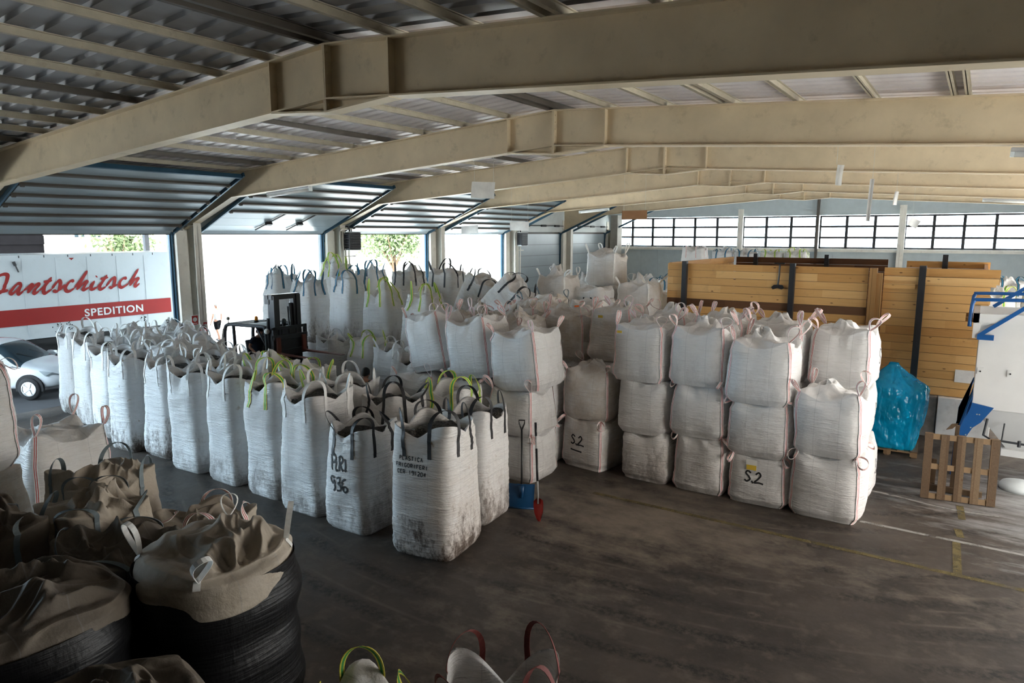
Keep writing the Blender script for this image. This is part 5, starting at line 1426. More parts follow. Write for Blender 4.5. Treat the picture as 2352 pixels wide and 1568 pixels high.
mb.build('lift_cylinder', MT['dark'], fl, smooth=True)
mb = MB(); mb.tube([(.19, -.055, 1.2), (.19, -.055, 2.1)], .028, 10); mb.build('piston_rod', MT['steel'], fl, smooth=True)
mb = MB(); mb.box(.28, -.60, 1.32, .36, .60, 1.48); mb.box(.28, -.60, 1.78, .36, .60, 1.92); mb.box(.27, -.60, 1.32, .34, -.50, 2.15); mb.box(.27, .50, 1.32, .34, .60, 2.15); mb.box(.27, -.60, 2.08, .34, .60, 2.16)
mb.box(.25, -.36, 1.3, .30, .36, 2.1)
for y in (-.25, 0, .25): mb.box(.28, y-.03, 1.92, .32, y+.03, 2.1)
mb.build('carriage', MT['black'], fl, bevel=.006)
for y in (-.47, .43):
    mb = MB()
    mb.prism([(.36, y-.065, 1.42), (2.05, y-.065, 1.405), (2.05, y-.065, 1.39), (.50, y-.065, 1.365), (.36, y-.065, 1.365)], (0, .13, 0)); mb.box(.36, y-.065, 1.365, .42, y+.065, 1.86)
    mb.build('fork', MT['rust'], fl, bevel=.005)
mb = MB()
mb.prism([(-.1, -.55, .35), (-.1, -.55, .95), (-.55, -.55, 1.0), (-.6, -.55, .62), (-1.15, -.55, .62), (-1.25, -.55, 1.05), (-2.2, -.55, 1.05), (-2.35, -.55, .8), (-2.35, -.55, .3), (-2.0, -.55, .25)], (0, 1.10, 0))
mb.build('chassis', MT['dark'], fl, bevel=.03)
mb = MB(); mb.prism([(-1.75, -.56, .3), (-1.75, -.56, 1.08), (-2.3, -.56, 1.05), (-2.45, -.56, .8), (-2.45, -.56, .35)], (0, 1.12, 0)); mb.build('counterweight', MT['rust'], fl, bevel=.06)
mb = MB(); mb.box(-1.35, -.26, 1.04, -.85, .26, 1.14); mb.prism([(-1.42, -.25, 1.1), (-1.30, -.25, 1.1), (-1.44, -.25, 1.62), (-1.54, -.25, 1.6)], (0, .5, 0)); mb.build('seat', MT['black'], fl, bevel=.04)
mb = MB(); mb.tube([(-.40, .0, .95), (-.55, 0, 1.22)], .025, 8); pts = [(-.56+.09*math.cos(t)*.5, .17*math.sin(t), 1.24+.10*math.cos(t)) for t in np.linspace(0, 2*PI, 20)]; mb.tube(pts, .014, 6); mb.build('steering_wheel', MT['black'], fl)
for s in (-1, 1):
    y = .50*s
    mb = MB()
    mb.tube(smooth_path([(-2.12, y, 1.0), (-2.14, y, 1.6), (-2.08, y, 1.95), (-1.90, y, 2.08), (-1.2, y, 2.11), (-.28, y, 2.13), (-.16, y, 2.08), (-.12, y, 1.9)], 5), .055, 8)
    mb.tube([(-.12, y, 1.92), (-.10, y, .9)], .05, 8); mb.tube([(-1.62, y, 1.0), (-1.66, y, 2.06)], .05, 8); mb.tube([(-.55, y, 2.08), (-.12, y, 1.55)], .03, 8)
    mb.build('guard_post', MT['dark'], fl, smooth=True)
mb = MB()
for q in range(8): mb.box(-1.85+q*.22, -.5, 2.08, -1.81+q*.22, .5, 2.14)
mb.box(-1.95, -.5, 2.06, -1.86, .5, 2.14); mb.box(-.25, -.5, 2.06, -.16, .5, 2.16)
mb.build('guard_roof', MT['dark'], fl)
mb = MB()
vs = []
for i in range(9):
    for j in range(9): vs.append((-1.05+i*.1, -.45+j*.1125, 2.15+.05*math.sin(i/8*PI)*math.sin(j/8*PI)))
mb.add(vs, [(i*9+j, (i+1)*9+j, (i+1)*9+j+1, i*9+j+1) for i in range(8) for j in range(8)]); mb.box(-1.05, -.45, 2.14, -.25, .45, 2.152); mb.build('roof_cover', MT['w_grey'], fl, smooth=True)
mb = MB(); mb.lathe([(.07, 0), (.07, .04)], 12, (-1.4, .12, 2.14), 'z', 1); mb.lathe([(.05, .04), (.055, .13), (.03, .17), (0, .175)], 12, (-1.4, .12, 2.14)); mb.build('beacon', [MT['beacon'], MT['dark']], fl, smooth=True)
mb = MB(); mb.tube([(-1.95, -.46, 2.12), (-1.97, -.46, 2.22)], .015, 6); mb.lathe([(0, 0), (.05, .02), (.055, .07), (.03, .11), (0, .115)], 10, (-1.97, -.46, 2.2)); mb.build('mirror_lamp', MT['wall_d'], fl, smooth=True)
mb = MB(); mb.lathe([(.075, 0), (.08, .05), (.055, .09), (.05, .085)], 16, (-.06, -.54, 2.02), 'x'); mb.lathe([(.05, .06), (0, .06)], 16, (-.06, -.54, 2.02), 'x', 1); mb.build('headlamp', [MT['lamp'], MT['dark']], fl)
for x, y in ((.05, -.48), (.05, .48), (-1.75, -.46), (-1.75, .46)):
    rr = .33 if x > 0 else .27
    mb = MB(); mb.lathe([(rr*.6, -.10), (rr*.95, -.11), (rr, -.07), (rr, .07), (rr*.95, .11), (rr*.6, .10)], 24, (x, y, rr), 'y'); mb.lathe([(rr*.6, -.08), (rr*.2, -.05), (rr*.2, .05), (rr*.6, .08)], 20, (x, y, rr), 'y', 1); mb.build('wheel', [MT['rubber'], MT['alu']], fl, smooth=True)

# ================================================================== LORRY TRAILER in the yard
tl = empty('lorry_trailer', (-27.5, 9.5, 0)); tag(tl, 'long white lorry trailer with red script lettering and a red stripe, parked outside', 'trailer')
X0, Y0_, Y1_ = 0.0, -6.3, 7.9
mb = MB(); mb.box(-2.5, Y0_, 1.19, -.01, Y1_, 4.05); mb.box(-2.5, Y0_, 1.14, .0, Y1_, 1.22)
mb.box(-2.51, Y0_, 3.97, .015, Y1_, 4.08)
for y in np.arange(Y0_, Y1_, 1.06): mb.box(-.005, y-.012, 1.22, .004, y+.012, 3.97)
mb.build('box_body', MT['truck'], tl)
mb = MB(); mb.box(0, Y0_, 1.645, .008, Y1_, 2.22); mb.build('stripe', MT['truck_red'], tl)
SCRIPT = [[(9.87,3.38),(9.97,3.43),(10.07,3.45),(10.14,3.42),(10.14,3.33),(10.09,3.18),(10.04,3.08),(10.0,2.97),(9.91,2.85),(9.84,2.79)],[(9.82,2.86),(9.99,2.88),(10.12,2.91)],[(10.55,3.09),(10.44,3.11),(10.34,3.04),(10.23,2.91),(10.18,2.83),(10.22,2.77),(10.32,2.84),(10.43,2.94),(10.55,3.09)],[(10.55,3.09),(10.45,2.92),(10.41,2.79),(10.45,2.75),(10.57,2.85)],[(10.57,2.85),(10.7,2.95),(10.82,3.05),(10.85,3.02),(10.77,2.9),(10.69,2.76)],[(10.69,2.76),(10.83,2.92),(10.98,3.04),(11.06,3.06),(11.04,2.99),(10.93,2.87),(10.89,2.77),(10.93,2.74),(11.06,2.82)],[(11.06,2.82),(11.23,2.96),(11.37,3.13),(11.49,3.26)],[(11.5,3.28),(11.37,3.11),(11.25,2.96),(11.2,2.81),(11.22,2.73),(11.29,2.74),(11.47,2.86)],[(11.23,3.11),(11.33,3.13),(11.5,3.17)],[(11.47,2.86),(11.6,3.03),(11.73,3.15),(11.77,3.06),(11.74,2.93),(11.69,2.81),(11.6,2.76),(11.5,2.81)],[(11.71,2.79),(11.84,2.92),(11.93,2.99)],[(12.15,3.05),(12.18,3.11),(12.09,3.09),(11.98,2.98),(11.91,2.85),(11.95,2.75),(12.06,2.75),(12.22,2.85)],[(12.22,2.85),(12.41,3.07),(12.61,3.32),(12.72,3.46)],[(12.72,3.45),(12.58,3.25),(12.43,3.02),(12.29,2.77)],[(12.29,2.77),(12.47,2.95),(12.63,3.06),(12.66,3.03),(12.57,2.9),(12.51,2.79),(12.56,2.76),(12.72,2.84)],[(12.72,2.84),(12.94,3.07)],[(12.94,3.07),(12.84,2.91),(12.79,2.79),(12.85,2.76),(13.01,2.83)],[(13.0,3.21),(13.04,3.24)],[(13.01,2.83),(13.25,3.05),(13.41,3.27)],[(13.41,3.27),(13.25,3.05),(13.12,2.87),(13.1,2.77),(13.16,2.74),(13.33,2.83)],[(13.15,3.11),(13.26,3.14),(13.44,3.18)],[(13.33,2.83),(13.53,3.06),(13.66,3.15),(13.68,3.06),(13.63,2.88),(13.55,2.78),(13.44,2.8)],[(13.6,2.78),(13.75,2.9)],[(14.05,3.05),(14.08,3.11),(13.98,3.09),(13.86,2.97),(13.83,2.83),(13.91,2.76),(14.06,2.82),(14.18,2.9)],[(14.18,2.9),(14.37,3.11),(14.62,3.45)],[(14.61,3.44),(14.43,3.18),(14.22,2.8)],[(14.22,2.8),(14.39,2.99),(14.54,3.07),(14.56,3.04),(14.45,2.88),(14.43,2.79),(14.48,2.78),(14.61,2.88)]]
mb = MB()
for s in SCRIPT:
    P = np.array(smooth_path(s, 6)); k = len(P)
    T = np.gradient(P, axis=0); T /= np.linalg.norm(T, axis=1)[:, None]+1e-9
    ang = np.arctan2(T[:, 1], T[:, 0])
    wd = .065+.08*np.abs(np.sin(ang-.65))          # broad-nib pen
    if len(s) == 2 and math.dist(s[0], s[1]) < .1: wd = wd*0+.11
    tp = np.minimum(1, np.minimum(np.arange(k), np.arange(k)[::-1])/2.5*.7+.3); wd = wd*tp
    nb_ = np.array([-math.sin(.75), math.cos(.75)]) * 0
    W = np.stack([-T[:, 1], T[:, 0]], 1)
    xo = .010+.004*(SCRIPT.index(s) % 3) + .004*np.arange(k)/k
    vs = [(c, a-9.5, b) for c, (a, b) in zip(xo, P-W*wd[:, None]/2)]+[(c, a-9.5, b) for c, (a, b) in zip(xo, P+W*wd[:, None]/2)]
    mb.add(vs, [(i, i+1, k+i+1, k+i) for i in range(k-1)])
mb.build('script_lettering', MT['truck_red'], tl)
cu = bpy.data.curves.new('lettering', 'FONT'); cu.body = 'SPEDITION'; cu.size = .40; cu.extrude = .003; cu.offset = .008; cu.space_character = 1.12
tx = bpy.data.objects.new('tmp_text', cu); COL.objects.link(tx)
dg = bpy.context.evaluated_depsgraph_get(); dg.update()
me = bpy.data.meshes.new_from_object(tx.evaluated_get(dg)); bpy.data.objects.remove(tx)
xs = [v.co.x for v in me.vertices]; ys_ = [v.co.y for v in me.vertices]
fx = 2.18/(max(xs)-min(xs)); fy = .285/(max(ys_)-min(ys_))
for v in me.vertices: v.co = ((.014+v.co.z), 2.99+(v.co.x-min(xs))*fx, 1.765+(v.co.y-min(ys_))*fy)
me.materials.clear(); me.materials.append(MT['lettering_w'])
t_ = bpy.data.objects.new('lettering', me); COL.objects.link(t_); t_.parent = tl
mb = MB(); mb.prism([(.006, 2.62, 3.94), (.006, 2.80, 3.94), (.006, 2.71, 3.86)], (.006, 0, 0)); mb.build('emblem', MT['truck_red'], tl)
mb = MB(); mb.tube([(.02, .86, 3.86), (.04, .90, 3.72)], .05, 8); mb.tube([(.03, .90, 3.75), (.03, .98, 3.50)], .025, 6); mb.build('latch', MT['frame_d'], tl)
mb = MB()
for y in np.arange(Y0_+.3, Y1_, .78): mb.box(.014, y, 3.98, .022, y+.03, 4.06)
mb.build('top_hooks', MT['dark'], tl)
rng = np.random.default_rng(4); mb = MB()
for q in range(60):
    y = rng.choice([2.05, 2.45, 5.2]) + rng.normal()*.07 - 0; z = 1.5+rng.normal()*.14
    s_ = rng.uniform(.008, .03); mb.prism([(.0055, y, z), (.0055, y+s_, z+s_*.4), (.0055, y+s_*.8, z+s_*2), (.0055, y-s_*.3, z+s_*1.5)], (.002, 0, 0))
mb.build('scratches', MT['facade_d'], tl)
mb = MB(); mb.box(-2.2, Y0_+.3, .85, -.3, Y1_-.2, 1.14); mb.box(-.15, Y0_+1, .95, -.08, Y1_-4.2, 1.10); mb.box(-2.3, Y1_-.12, .5, -.2, Y1_, .8); mb.box(-2.0, -2, .35, -.6, 2.2, .9)
mb.build('underframe', MT['frame_d'], tl)
mb = MB(); mb.tube([(-.45, -4.5, 0), (-.45, -4.5, 1.0)], .06, 8); mb.tube([(-2.05, -4.5, 0), (-2.05, -4.5, 1.0)], .06, 8); mb.build('landing_leg', MT['dark'], tl)
for y in (3.1, 4.4, 5.7):
    for x in (-.32, -2.2):
        mb = MB(); mb.lathe([(.28, -.18), (.46, -.19), (.50, -.14), (.50, .14), (.46, .19), (.28, .18)], 24, (x, y, .5), 'x'); mb.lathe([(.28, .17), (.24, .08), (.12, .10), (.10, .2), (0, .2)], 20, (x, y, .5), 'x', 1); mb.build('wheel', [MT['rubber'], MT['alu']], tl, smooth=True)
mb = MB(); mb.box(-.03, 6.9, 1.0, .0, 7.1, 1.1); mb.box(-.05, 2.4, .93, -.03, 2.5, 1.0); mb.build('side_marker', MT['beacon'], tl)

# ================================================================== CAR just outside the lorry door
ca = empty('car', (-24.35, 8.63, 0), math.atan2(.57, .82)); tag(ca, 'white car parked in the lorry doorway, front end showing', 'car')
# stations along the car: x, half width at sill, at belt, z sill, z belt, half width roof, z roof
ST = [(-2.15, .62, .66, .45, .80, .60, .82), (-2.08, .80, .84, .32, .98, .62, 1.05), (-1.75, .86, .90, .28, 1.05, .64, 1.50), (-1.1, .88, .92, .26, 1.04, .66, 1.66), (-.2, .88, .92, .26, 1.02, .67, 1.69),
      (.35, .88, .92, .26, 1.00, .66, 1.62), (.72, .88, .92, .26, .99, .70, 1.36), (1.10, .88, .92, .27, .98, .74, 1.06), (1.45, .88, .91, .28, .93, .72, 1.00), (1.85, .84, .88, .30, .84, .66, .92), (2.10, .70, .76, .36, .72, .56, .80), (2.22, .52, .56, .44, .60, .45, .66)]
vs = []
for x, hs_, hb, zs_, zb, hr, zr in ST:
    half = [(hs_*.9, zs_), (hs_, zs_+.10), (hb, (zs_+zb)/2), (hb*.985, zb), (hr, zr-.04), (hr*.75, zr), (0, zr+.015)]
    ringp = half + [(-a, b) for a, b in half[-2::-1]]
    vs += [(x, a, b) for a, b in ringp]
nR = 13; fs = []; glass = []
for i in range(len(ST)-1):
    for j in range(nR-1):
        q = (i*nR+j, (i+1)*nR+j, (i+1)*nR+j+1, i*nR+j+1)
        side = j in (3, 8); top = j in (4, 5, 6, 7)
        g = (side and 2 <= i <= 6) or (top and i in (5, 6)) or (top and i == 1)
        fs.append(q); glass.append(g)
mb = MB(); mb.v = vs; mb.f = fs; mb.m = [1 if g else 0 for g in glass]
mb.f.append(tuple(range(nR))); mb.m.append(0); mb.f.append(tuple((len(ST)-1)*nR+j for j in range(nR))[::-1]); mb.m.append(0)
for i in range(len(ST)-1): mb.f.append((i*nR, i*nR+nR-1, (i+1)*nR+nR-1, (i+1)*nR)); mb.m.append(0)
bo = mb.build('body', [MT['car'], MT['dark_glass']], ca, smooth=True)
ss = bo.modifiers.new('sub', 'SUBSURF'); ss.levels = 1; ss.render_levels = 2
for x in (1.33, -1.35):
    for s in (-1, 1):
        mb = MB(); mb.lathe([(.20, -.10), (.31, -.11), (.335, -.07), (.335, .07), (.31, .11), (.20, .10)], 28, (x, s*.85, .335), 'y'); ty = mb.build('tyre', MT['rubber'], ca, smooth=True)
        mb = MB(); yy = s*.955
        mb.lathe([(.215, 0), (.215, .015*s), (.19, .02*s), (.19, -.03*s)], 28, (x, yy, .335), 'y')
        for q in range(5):
            a = 2*PI*q/5; mb.bar((x, yy, .335), (x+.2*math.cos(a), yy, .335+.2*math.sin(a)), .05, .03, (0, 1, 0))
        mb.lathe([(.05, 0), (.05, .02*s), (0, .025*s)], 12, (x, yy, .335), 'y'); mb.build('wheel_rim', MT['alu'], ty)
        mb = MB()
        P = [(x+.40*math.cos(t), s*.925, .36+.40*math.sin(t)) for t in np.linspace(-.25, PI+.25, 18)]
        mb.prism(P, (0, -.08*s, 0)); mb.build('wheel_arch', MT['rubber'], ca)
for s in (-1, 1):
    mb = MB(); mb.prism([(1.62, s*.885, .86), (1.95, s*.80, .80), (2.12, s*.62, .70), (2.14, s*.60, .62), (1.98, s*.76, .64), (1.78, s*.87, .70)], (.02, s*.025, .01)); mb.build('headlight', MT['headlight'], ca)
    mb = MB(); mb.prism([(.72, s*.95, 1.00), (.92, s*.95, 1.0), (.95, s*1.08, 1.05), (.93, s*1.12, 1.15), (.74, s*1.12, 1.16), (.70, s*1.0, 1.1)], (-.08, 0, 0)); mb.build('wing_mirror', MT['car'], ca, bevel=.02)
mb = MB(); mb.box(2.15, -.40, .42, 2.235, .40, .56); mb.box(2.13, -.5, .62, 2.2, .5, .68); mb.build('grille', MT['frame_d'], ca)
mb = MB(); mb.tube([(1.05, .5, 1.10), (.75, .1, 1.34)], .01, 5); mb.tube([(1.08, -.1, 1.10), (.78, -.5, 1.32)], .01, 5); mb.build('wiper', MT['rubber'], ca)

# ================================================================== YARD BACKGROUND
def building(name, lab, x0, x1, y0, y1, h, rows_, mat='facade', face='x'):
    r = empty(name, ((x0+x1)/2, (y0+y1)/2, 0)); tag(r, lab, 'building')
    mb = MB(); mb.box(x0, y0, 0, x1, y1, h); rel(mb, r).build('walls', MT[mat], r)
    mb = MB(); mb.box(x0-.3, y0-.3, h, x1+.3, y1+.3, h+.3); rel(mb, r).build('roof_edge', MT['facade'], r)
    for y, z, wd, hh in rows_:
        mb = MB(); mb.box(x1, y-wd/2, z, x1+.04, y+wd/2, z+hh); mb.box(x1+.04, y-.05, z, x1+.07, y+.05, z+hh, 1); mb.box(x1+.04, y-wd/2, z+hh*.55, x1+.07, y+wd/2, z+hh*.62, 1)
        rel(mb, r).build('window', [MT['dark_glass'], MT['facade']], r)
building('pale_building', 'pale building with windows across the yard, behind the tree', -75, -62, 50, 74, 10, [(y, z, 2.2, 2.0) for y in (53, 56.5, 60, 63.5, 67) for z in (3.2, 6.4)])
building('white_building', 'white building with arched-looking dark windows behind the lorry', -56, -46, 20.1, 40, 11, [(21.0, 4.6, .55, 1.8), (22.0, 4.6, .45, 1.8), (21.0, 6.9, .55, 1.6), (22.0, 6.9, .45, 1.6)])
r = empty('dark_shed', (-48, 14.5, 0)); tag(r, 'dark shed facade behind the lorry at the left edge', 'building')
mb = MB(); mb.box(-54, 8, 0, -46, 19.0, 9); rel(mb, r).build('walls', MT['facade_d'], r)
mb = MB(); mb.box(-46.2, 19.0, 0, -45.8, 20.0, 9); rel(mb, r).build('corner_pier', MT['facade'], r)
mb = MB(); mb.box(-46, 8, 4.2, -45.9, 19.8, 4.7); rel(mb, r).build('sign_band', MT['facade_d'], r)
mb = MB(); mb.box(-44.2, 26, 0, -44, 75, 2.3)
for y in range(26, 75, 4): mb.box(-44.0, y-.15, 0, -43.9, y+.15, 2.35)
structure('wall_yard', mb, MT['fence'], 'low pale green boundary wall across the yard')
def tree(x, y, h, rad, lab, seed, nleaf=2600):
    r = empty('tree', (x, y, 0)); tag(r, lab, 'tree', 'trees across the yard')
    rng = np.random.default_rng(seed)
    mb = MB(); mb.tube([(0, 0, 0), (.1, .05, h*.3), (.0, .2, h*.6)], .22, 8, r2=.1)
    for q in range(6):
        a = q*1.05; mb.tube([(0.05, .05, h*.3), (rad*.4*math.cos(a), rad*.4*math.sin(a), h*.6), (rad*.7*math.cos(a), rad*.7*math.sin(a), h*.78)], .08, 6, r2=.02)
    mb.build('trunk', MT['bark'], r)
    mb = MB(); cs = [(rng.normal(size=3)*np.array([.5, .5, .32])*rad + np.array([0, 0, h*.66]), rng.uniform(.35, .6)*rad) for _ in range(14)]
    for q in range(nleaf):
        c, rr = cs[q % 14]; p = c+rng.normal(size=3)*rr*.5
        a = rng.normal(size=3); a /= np.linalg.norm(a); b = np.cross(a, rng.normal(size=3)); b /= np.linalg.norm(b); s_ = rng.uniform(.10, .2)
        mb.add([p-a*s_, p+b*s_*.5, p+a*s_, p-b*s_*.5], [(0, 1, 2, 3)])
    mb.build('foliage', MT['leaf'], r)
tree(-38.5, 40.5, 6.6, 2.6, 'leafy green tree across the yard, seen through the third open door', 1, 5000)
tree(-52, 44.5, 7.5, 2.2, 'farther green tree before the pale building', 2)
tree(-41.5, 21.0, 6.3, 1.3, 'small tree above the lorry roof', 3, 1500)

# ================================================================== PEOPLE
def skin_mesh(name, verts, edges, rads, mat, parent=None, root=0, sub=2):
    """one continuous surface grown around a skeleton"""
    bm = bmesh.new(); ly = bm.verts.layers.skin.verify()
    vv = []
    for p, r_ in zip(verts, rads):
        v = bm.verts.new(p); rr = r_ if isinstance(r_, tuple) else (r_, r_); v[ly].radius = rr; vv.append(v)
    vv[root][ly].use_root = True
    for a, b in edges: bm.edges.new((vv[a], vv[b]))
    me = bpy.data.meshes.new(name); bm.to_mesh(me); bm.free()
    o = bpy.data.objects.new('tmp_skin', me); COL.objects.link(o)
    o.modifiers.new('s', 'SKIN').use_smooth_shade = True
    s = o.modifiers.new('ss', 'SUBSURF'); s.levels = sub; s.render_levels = sub
    dg = bpy.context.evaluated_depsgraph_get(); dg.update()
    m2 = bpy.data.meshes.new_from_object(o.evaluated_get(dg)); bpy.data.objects.remove(o)
    m2.name = name; m2.materials.clear(); m2.materials.append(mat)
    for p in m2.polygons: p.use_smooth = True
    r = bpy.data.objects.new(name, m2); COL.objects.link(r)
    if parent: r.parent = parent
    return r

def figure(J, lab, loc, rz, shirt, pants, hair_mat, cap=None, shorts=True, shoes=True, sleeve=.55, hairr=1.0):
    """J: joint positions; the body is one skinned surface, clothing is worn over it"""
    V = []; E = []; R = []; ix = {}
    def P(n, p, r, parent=None):
        ix[n] = len(V); V.append(Vector(p)); R.append(r)
        if parent is not None: E.append((ix[parent], ix[n]))
    P('pelvis', J['pelvis'], (.15, .115)); P('waist', J['waist'], (.135, .10), 'pelvis'); P('chest', J['chest'], (.165, .115), 'waist'); P('upper', J['upper'], (.13, .09), 'chest')
    P('neck', J['neck'], .055, 'upper'); hd = Vector(J['head'])
    P('jaw', hd+Vector((.015, 0, -.075)), (.062, .070), 'neck'); P('face', hd+Vector((.008, 0, 0)), (.078, .092), 'jaw'); P('skull', hd+Vector((-.008, 0, .075)), (.072, .085), 'face')
    for s in ('l', 'r'):
        P('sh'+s, J['sh'+s], .062, 'upper'); P('el'+s, J['el'+s], .044, 'sh'+s); P('wr'+s, J['wr'+s], .028, 'el'+s)
        w_ = Vector(J['wr'+s]); d_ = (w_-Vector(J['el'+s])).normalized(); sd = Vector((0, 1 if s == 'l' else -1, 0)); fwd = Vector((1, 0, 0))
        P('pa'+s, w_+d_*.055, (.034, .020), 'wr'+s); P('kn_'+s, w_+d_*.095, (.036, .017), 'pa'+s)
        for q, (o_, ln) in enumerate(((.027, .068), (.009, .078), (-.009, .072), (-.026, .055))):
            b_ = w_+d_*.10+fwd*o_; P('f%d%s' % (q, s), b_+d_*ln*.45, .0090, 'kn_'+s); P('g%d%s' % (q, s), b_+d_*ln-sd*.018, .0075, 'f%d%s' % (q, s))
        P('t0'+s, w_+d_*.045+fwd*.040-sd*.01, .011, 'pa'+s); P('t1'+s, w_+d_*.085+fwd*.055-sd*.02, .009, 't0'+s)
        P('hip'+s, J['hip'+s], .095, 'pelvis'); P('kne'+s, J['kne'+s], .058, 'hip'+s); c_ = (Vector(J['kne'+s])*.62+Vector(J['ank'+s])*.38) + Vector((-.018, 0, 0))
        P('calf'+s, c_, .056, 'kne'+s); P('ank'+s, J['ank'+s], .036, 'calf'+s); P('toe'+s, Vector(J['ank'+s])+Vector(J.get('foot'+s, (.15, 0, -.05))), .034, 'ank'+s)
    b = skin_mesh('person', V, E, R, MT['skin'], None, 0)
    b.location = loc; b.rotation_euler = (0, 0, rz); tag(b, lab, 'person')
    # face: nose, eyes, mouth, ears
    mb = MB(); mb.prism([tuple(hd+Vector((.083, -.014, -.03))), tuple(hd+Vector((.083, .014, -.03))), tuple(hd+Vector((.080, .006, .03))), tuple(hd+Vector((.080, -.006, .03)))], (.022, 0, -.006)); mb.build('nose', MT['skin'], b, bevel=.005)
    for s in (-1, 1):
        mb = MB(); mb.lathe([(0, -.012), (.011, -.006), (.013, 0), (.010, .007), (0, .011)], 10, tuple(hd+Vector((.077, s*.031, .030))), 'x'); mb.build('eye', MT['dark_glass'], b, smooth=True)
        mb = MB(); mb.lathe([(0, -.012), (.026, -.006), (.030, 0), (.022, .008), (0, .010)], 10, tuple(hd+Vector((-.008, s*.090, .005))), 'y'); mb.build('ear', MT['skin'], b, smooth=True)
    mb = MB(); mb.box(*(hd+Vector((.070, -.024, -.066))), *(hd+Vector((.084, .024, -.056)))); mb.build('mouth', MT['rust'], b, bevel=.003)
    def shell(mat, name, k0):
        mb = MB(); vs = []; n = 16
        for i in range(9):
            f = i/8*PI*.56
            for j in range(n):
                t = 2*PI*j/n; zc = math.cos(f)*.112; rr = math.sin(f)
                dn = -.05*max(0, -math.cos(t))*(i/8)
                vs.append(hd+Vector((math.cos(t)*rr*.100*k0-.014, math.sin(t)*rr*.093*k0, .045+zc*k0+dn-(.0 if math.cos(t) < .3 else -.02*(i/8)))))
        mb.add(vs, [(i*n+j, i*n+(j+1) % n, (i+1)*n+(j+1) % n, (i+1)*n+j) for i in range(8) for j in range(n)])
        return mb.build(name, mat, b, smooth=True)
    shell(hair_mat, 'hair', hairr)
    if cap:
        c = shell(cap, 'cap', 1.06); mb = MB()
        P_ = [tuple(hd+Vector((.075+.085*math.cos(t), .085*math.sin(t), .07-.02*math.cos(t)))) for t in np.linspace(-PI/2, PI/2, 10)]; mb.prism(P_, (0, 0, .008)); mb.build('cap_peak', cap, c)
    # shirt
    Vs = [J['pelvis'], J['waist'], J['chest'], J['upper'], tuple(Vector(J['neck'])-Vector((0, 0, .035)))]; Rs = [(.172, .14), (.162, .128), (.194, .146), (.158, .118), .070]; Es = [(0, 1), (1, 2), (2, 3), (3, 4)]
    Vs[0] = tuple(Vector(J['pelvis'])+Vector((0, 0, -.03)))
    for s in ('l', 'r'):
        a, e = Vector(J['sh'+s]), Vector(J['el'+s]); k = len(Vs); Vs += [a, a+(e-a)*sleeve, a+(e-a)*(sleeve+.12)]; Rs += [.076, .066, .068]; Es += [(3, k), (k, k+1), (k+1, k+2)]
    skin_mesh('shirt', Vs, Es, Rs, shirt, b, 0)
    Vp = [tuple(Vector(J['pelvis'])+Vector((0, 0, .06))), J['pelvis']]; Rp = [(.165, .128), (.168, .132)]; Ep = [(0, 1)]
    for s in ('l', 'r'):
        h_, k_, a_ = Vector(J['hip'+s]), Vector(J['kne'+s]), Vector(J['ank'+s]); n0 = len(Vp)
        if shorts: Vp += [h_, h_+(k_-h_)*.6, h_+(k_-h_)*.92]; Rp += [.112, .098, .094]; Ep += [(1, n0), (n0, n0+1), (n0+1, n0+2)]
        else: Vp += [h_, k_, k_+(a_-k_)*.5, a_+Vector((0, 0, .02))]; Rp += [.108, .076, .070, .058]; Ep += [(1, n0), (n0, n0+1), (n0+1, n0+2), (n0+2, n0+3)]
    skin_mesh('shorts' if shorts else 'trousers', Vp, Ep, Rp, pants, b, 1)
    for s in ('l', 'r'):
        a_ = Vector(J['ank'+s]); f_ = Vector(J.get('foot'+s, (.15, 0, -.05)))
        o = skin_mesh('shoe', [a_+Vector((0, 0, .0)), a_+Vector((-.03, 0, -.045)), a_+f_*.55+Vector((0, 0, -.012)), a_+f_*1.12], [(0, 1), (1, 2), (2, 3)], [.044, .042, .045, .034], MT['shoe'], b, 1)
    return b
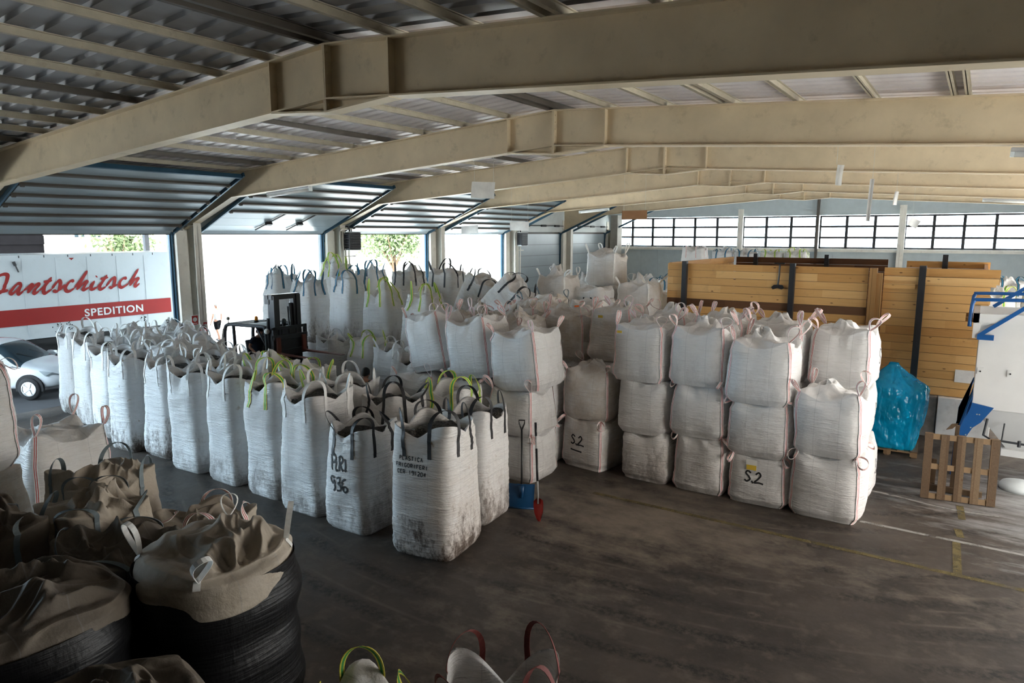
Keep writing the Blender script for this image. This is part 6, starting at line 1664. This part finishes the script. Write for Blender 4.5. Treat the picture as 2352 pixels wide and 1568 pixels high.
# man walking away in the yard; local +X is where he faces
J = dict(pelvis=(0, 0, .92), waist=(.01, 0, 1.06), chest=(.015, 0, 1.25), upper=(.0, 0, 1.40), neck=(.01, 0, 1.50), head=(.03, 0, 1.615),
         shl=(-.01, .19, 1.40), shr=(-.01, -.19, 1.40), ell=(-.06, .29, 1.13), elr=(.02, -.27, 1.12), wrl=(-.02, .36, .90), wrr=(.10, -.30, .88),
         hipl=(0, .10, .86), hipr=(0, -.10, .86), knel=(-.10, .13, .48), kner=(.12, -.11, .48), ankl=(-.24, .13, .10), ankr=(.10, -.11, .085))
figure(J, 'person in a white T-shirt and black shorts walking away across the bright yard', (-28.5, 18.52, 0), math.radians(190), MT['shirt_w'], MT['shorts'], MT['hair_g'], sleeve=.5)
# driver seated in the forklift, looking down to the forks
J = dict(pelvis=(0, 0, 0.10), waist=(.02, 0, .25), chest=(.06, 0, .42), upper=(.09, 0, .56), neck=(.12, 0, .655), head=(.17, 0, .755),
         shl=(.08, .20, .555), shr=(.08, -.20, .555), ell=(.18, .30, .33), elr=(.16, -.34, .34), wrl=(.46, .14, .36), wrr=(.42, -.32, .22),
         hipl=(.02, .10, .08), hipr=(.02, -.10, .08), knel=(.46, .14, .13), kner=(.46, -.14, .13), ankl=(.52, .14, -.32), ankr=(.52, -.14, -.32))
figure(J, 'person in dark clothes and a cap seated in the forklift, one arm over the side', (-18.15, 13.08, 1.10), -.12, MT['navy'], MT['navy'], MT['hair'], cap=MT['shorts'], shorts=False, sleeve=.5)
# worker standing between the bags, seen from behind
J = dict(pelvis=(0, 0, .90), waist=(.02, 0, 1.04), chest=(.05, 0, 1.22), upper=(.06, 0, 1.36), neck=(.08, 0, 1.45), head=(.12, 0, 1.56),
         shl=(.05, .19, 1.36), shr=(.05, -.19, 1.36), ell=(.08, .27, 1.10), elr=(.10, -.26, 1.10), wrl=(.26, .20, .98), wrr=(.28, -.18, .98),
         hipl=(0, .10, .85), hipr=(0, -.10, .85), knel=(.03, .11, .47), kner=(.02, -.11, .47), ankl=(.0, .11, .085), ankr=(.0, -.11, .085))
figure(J, 'person with dark hair and a teal top standing among the bags, mostly hidden', (-11.7, 11.25, 0), math.radians(115), MT['teal'], MT['navy'], MT['hair'], shorts=False, hairr=1.08)
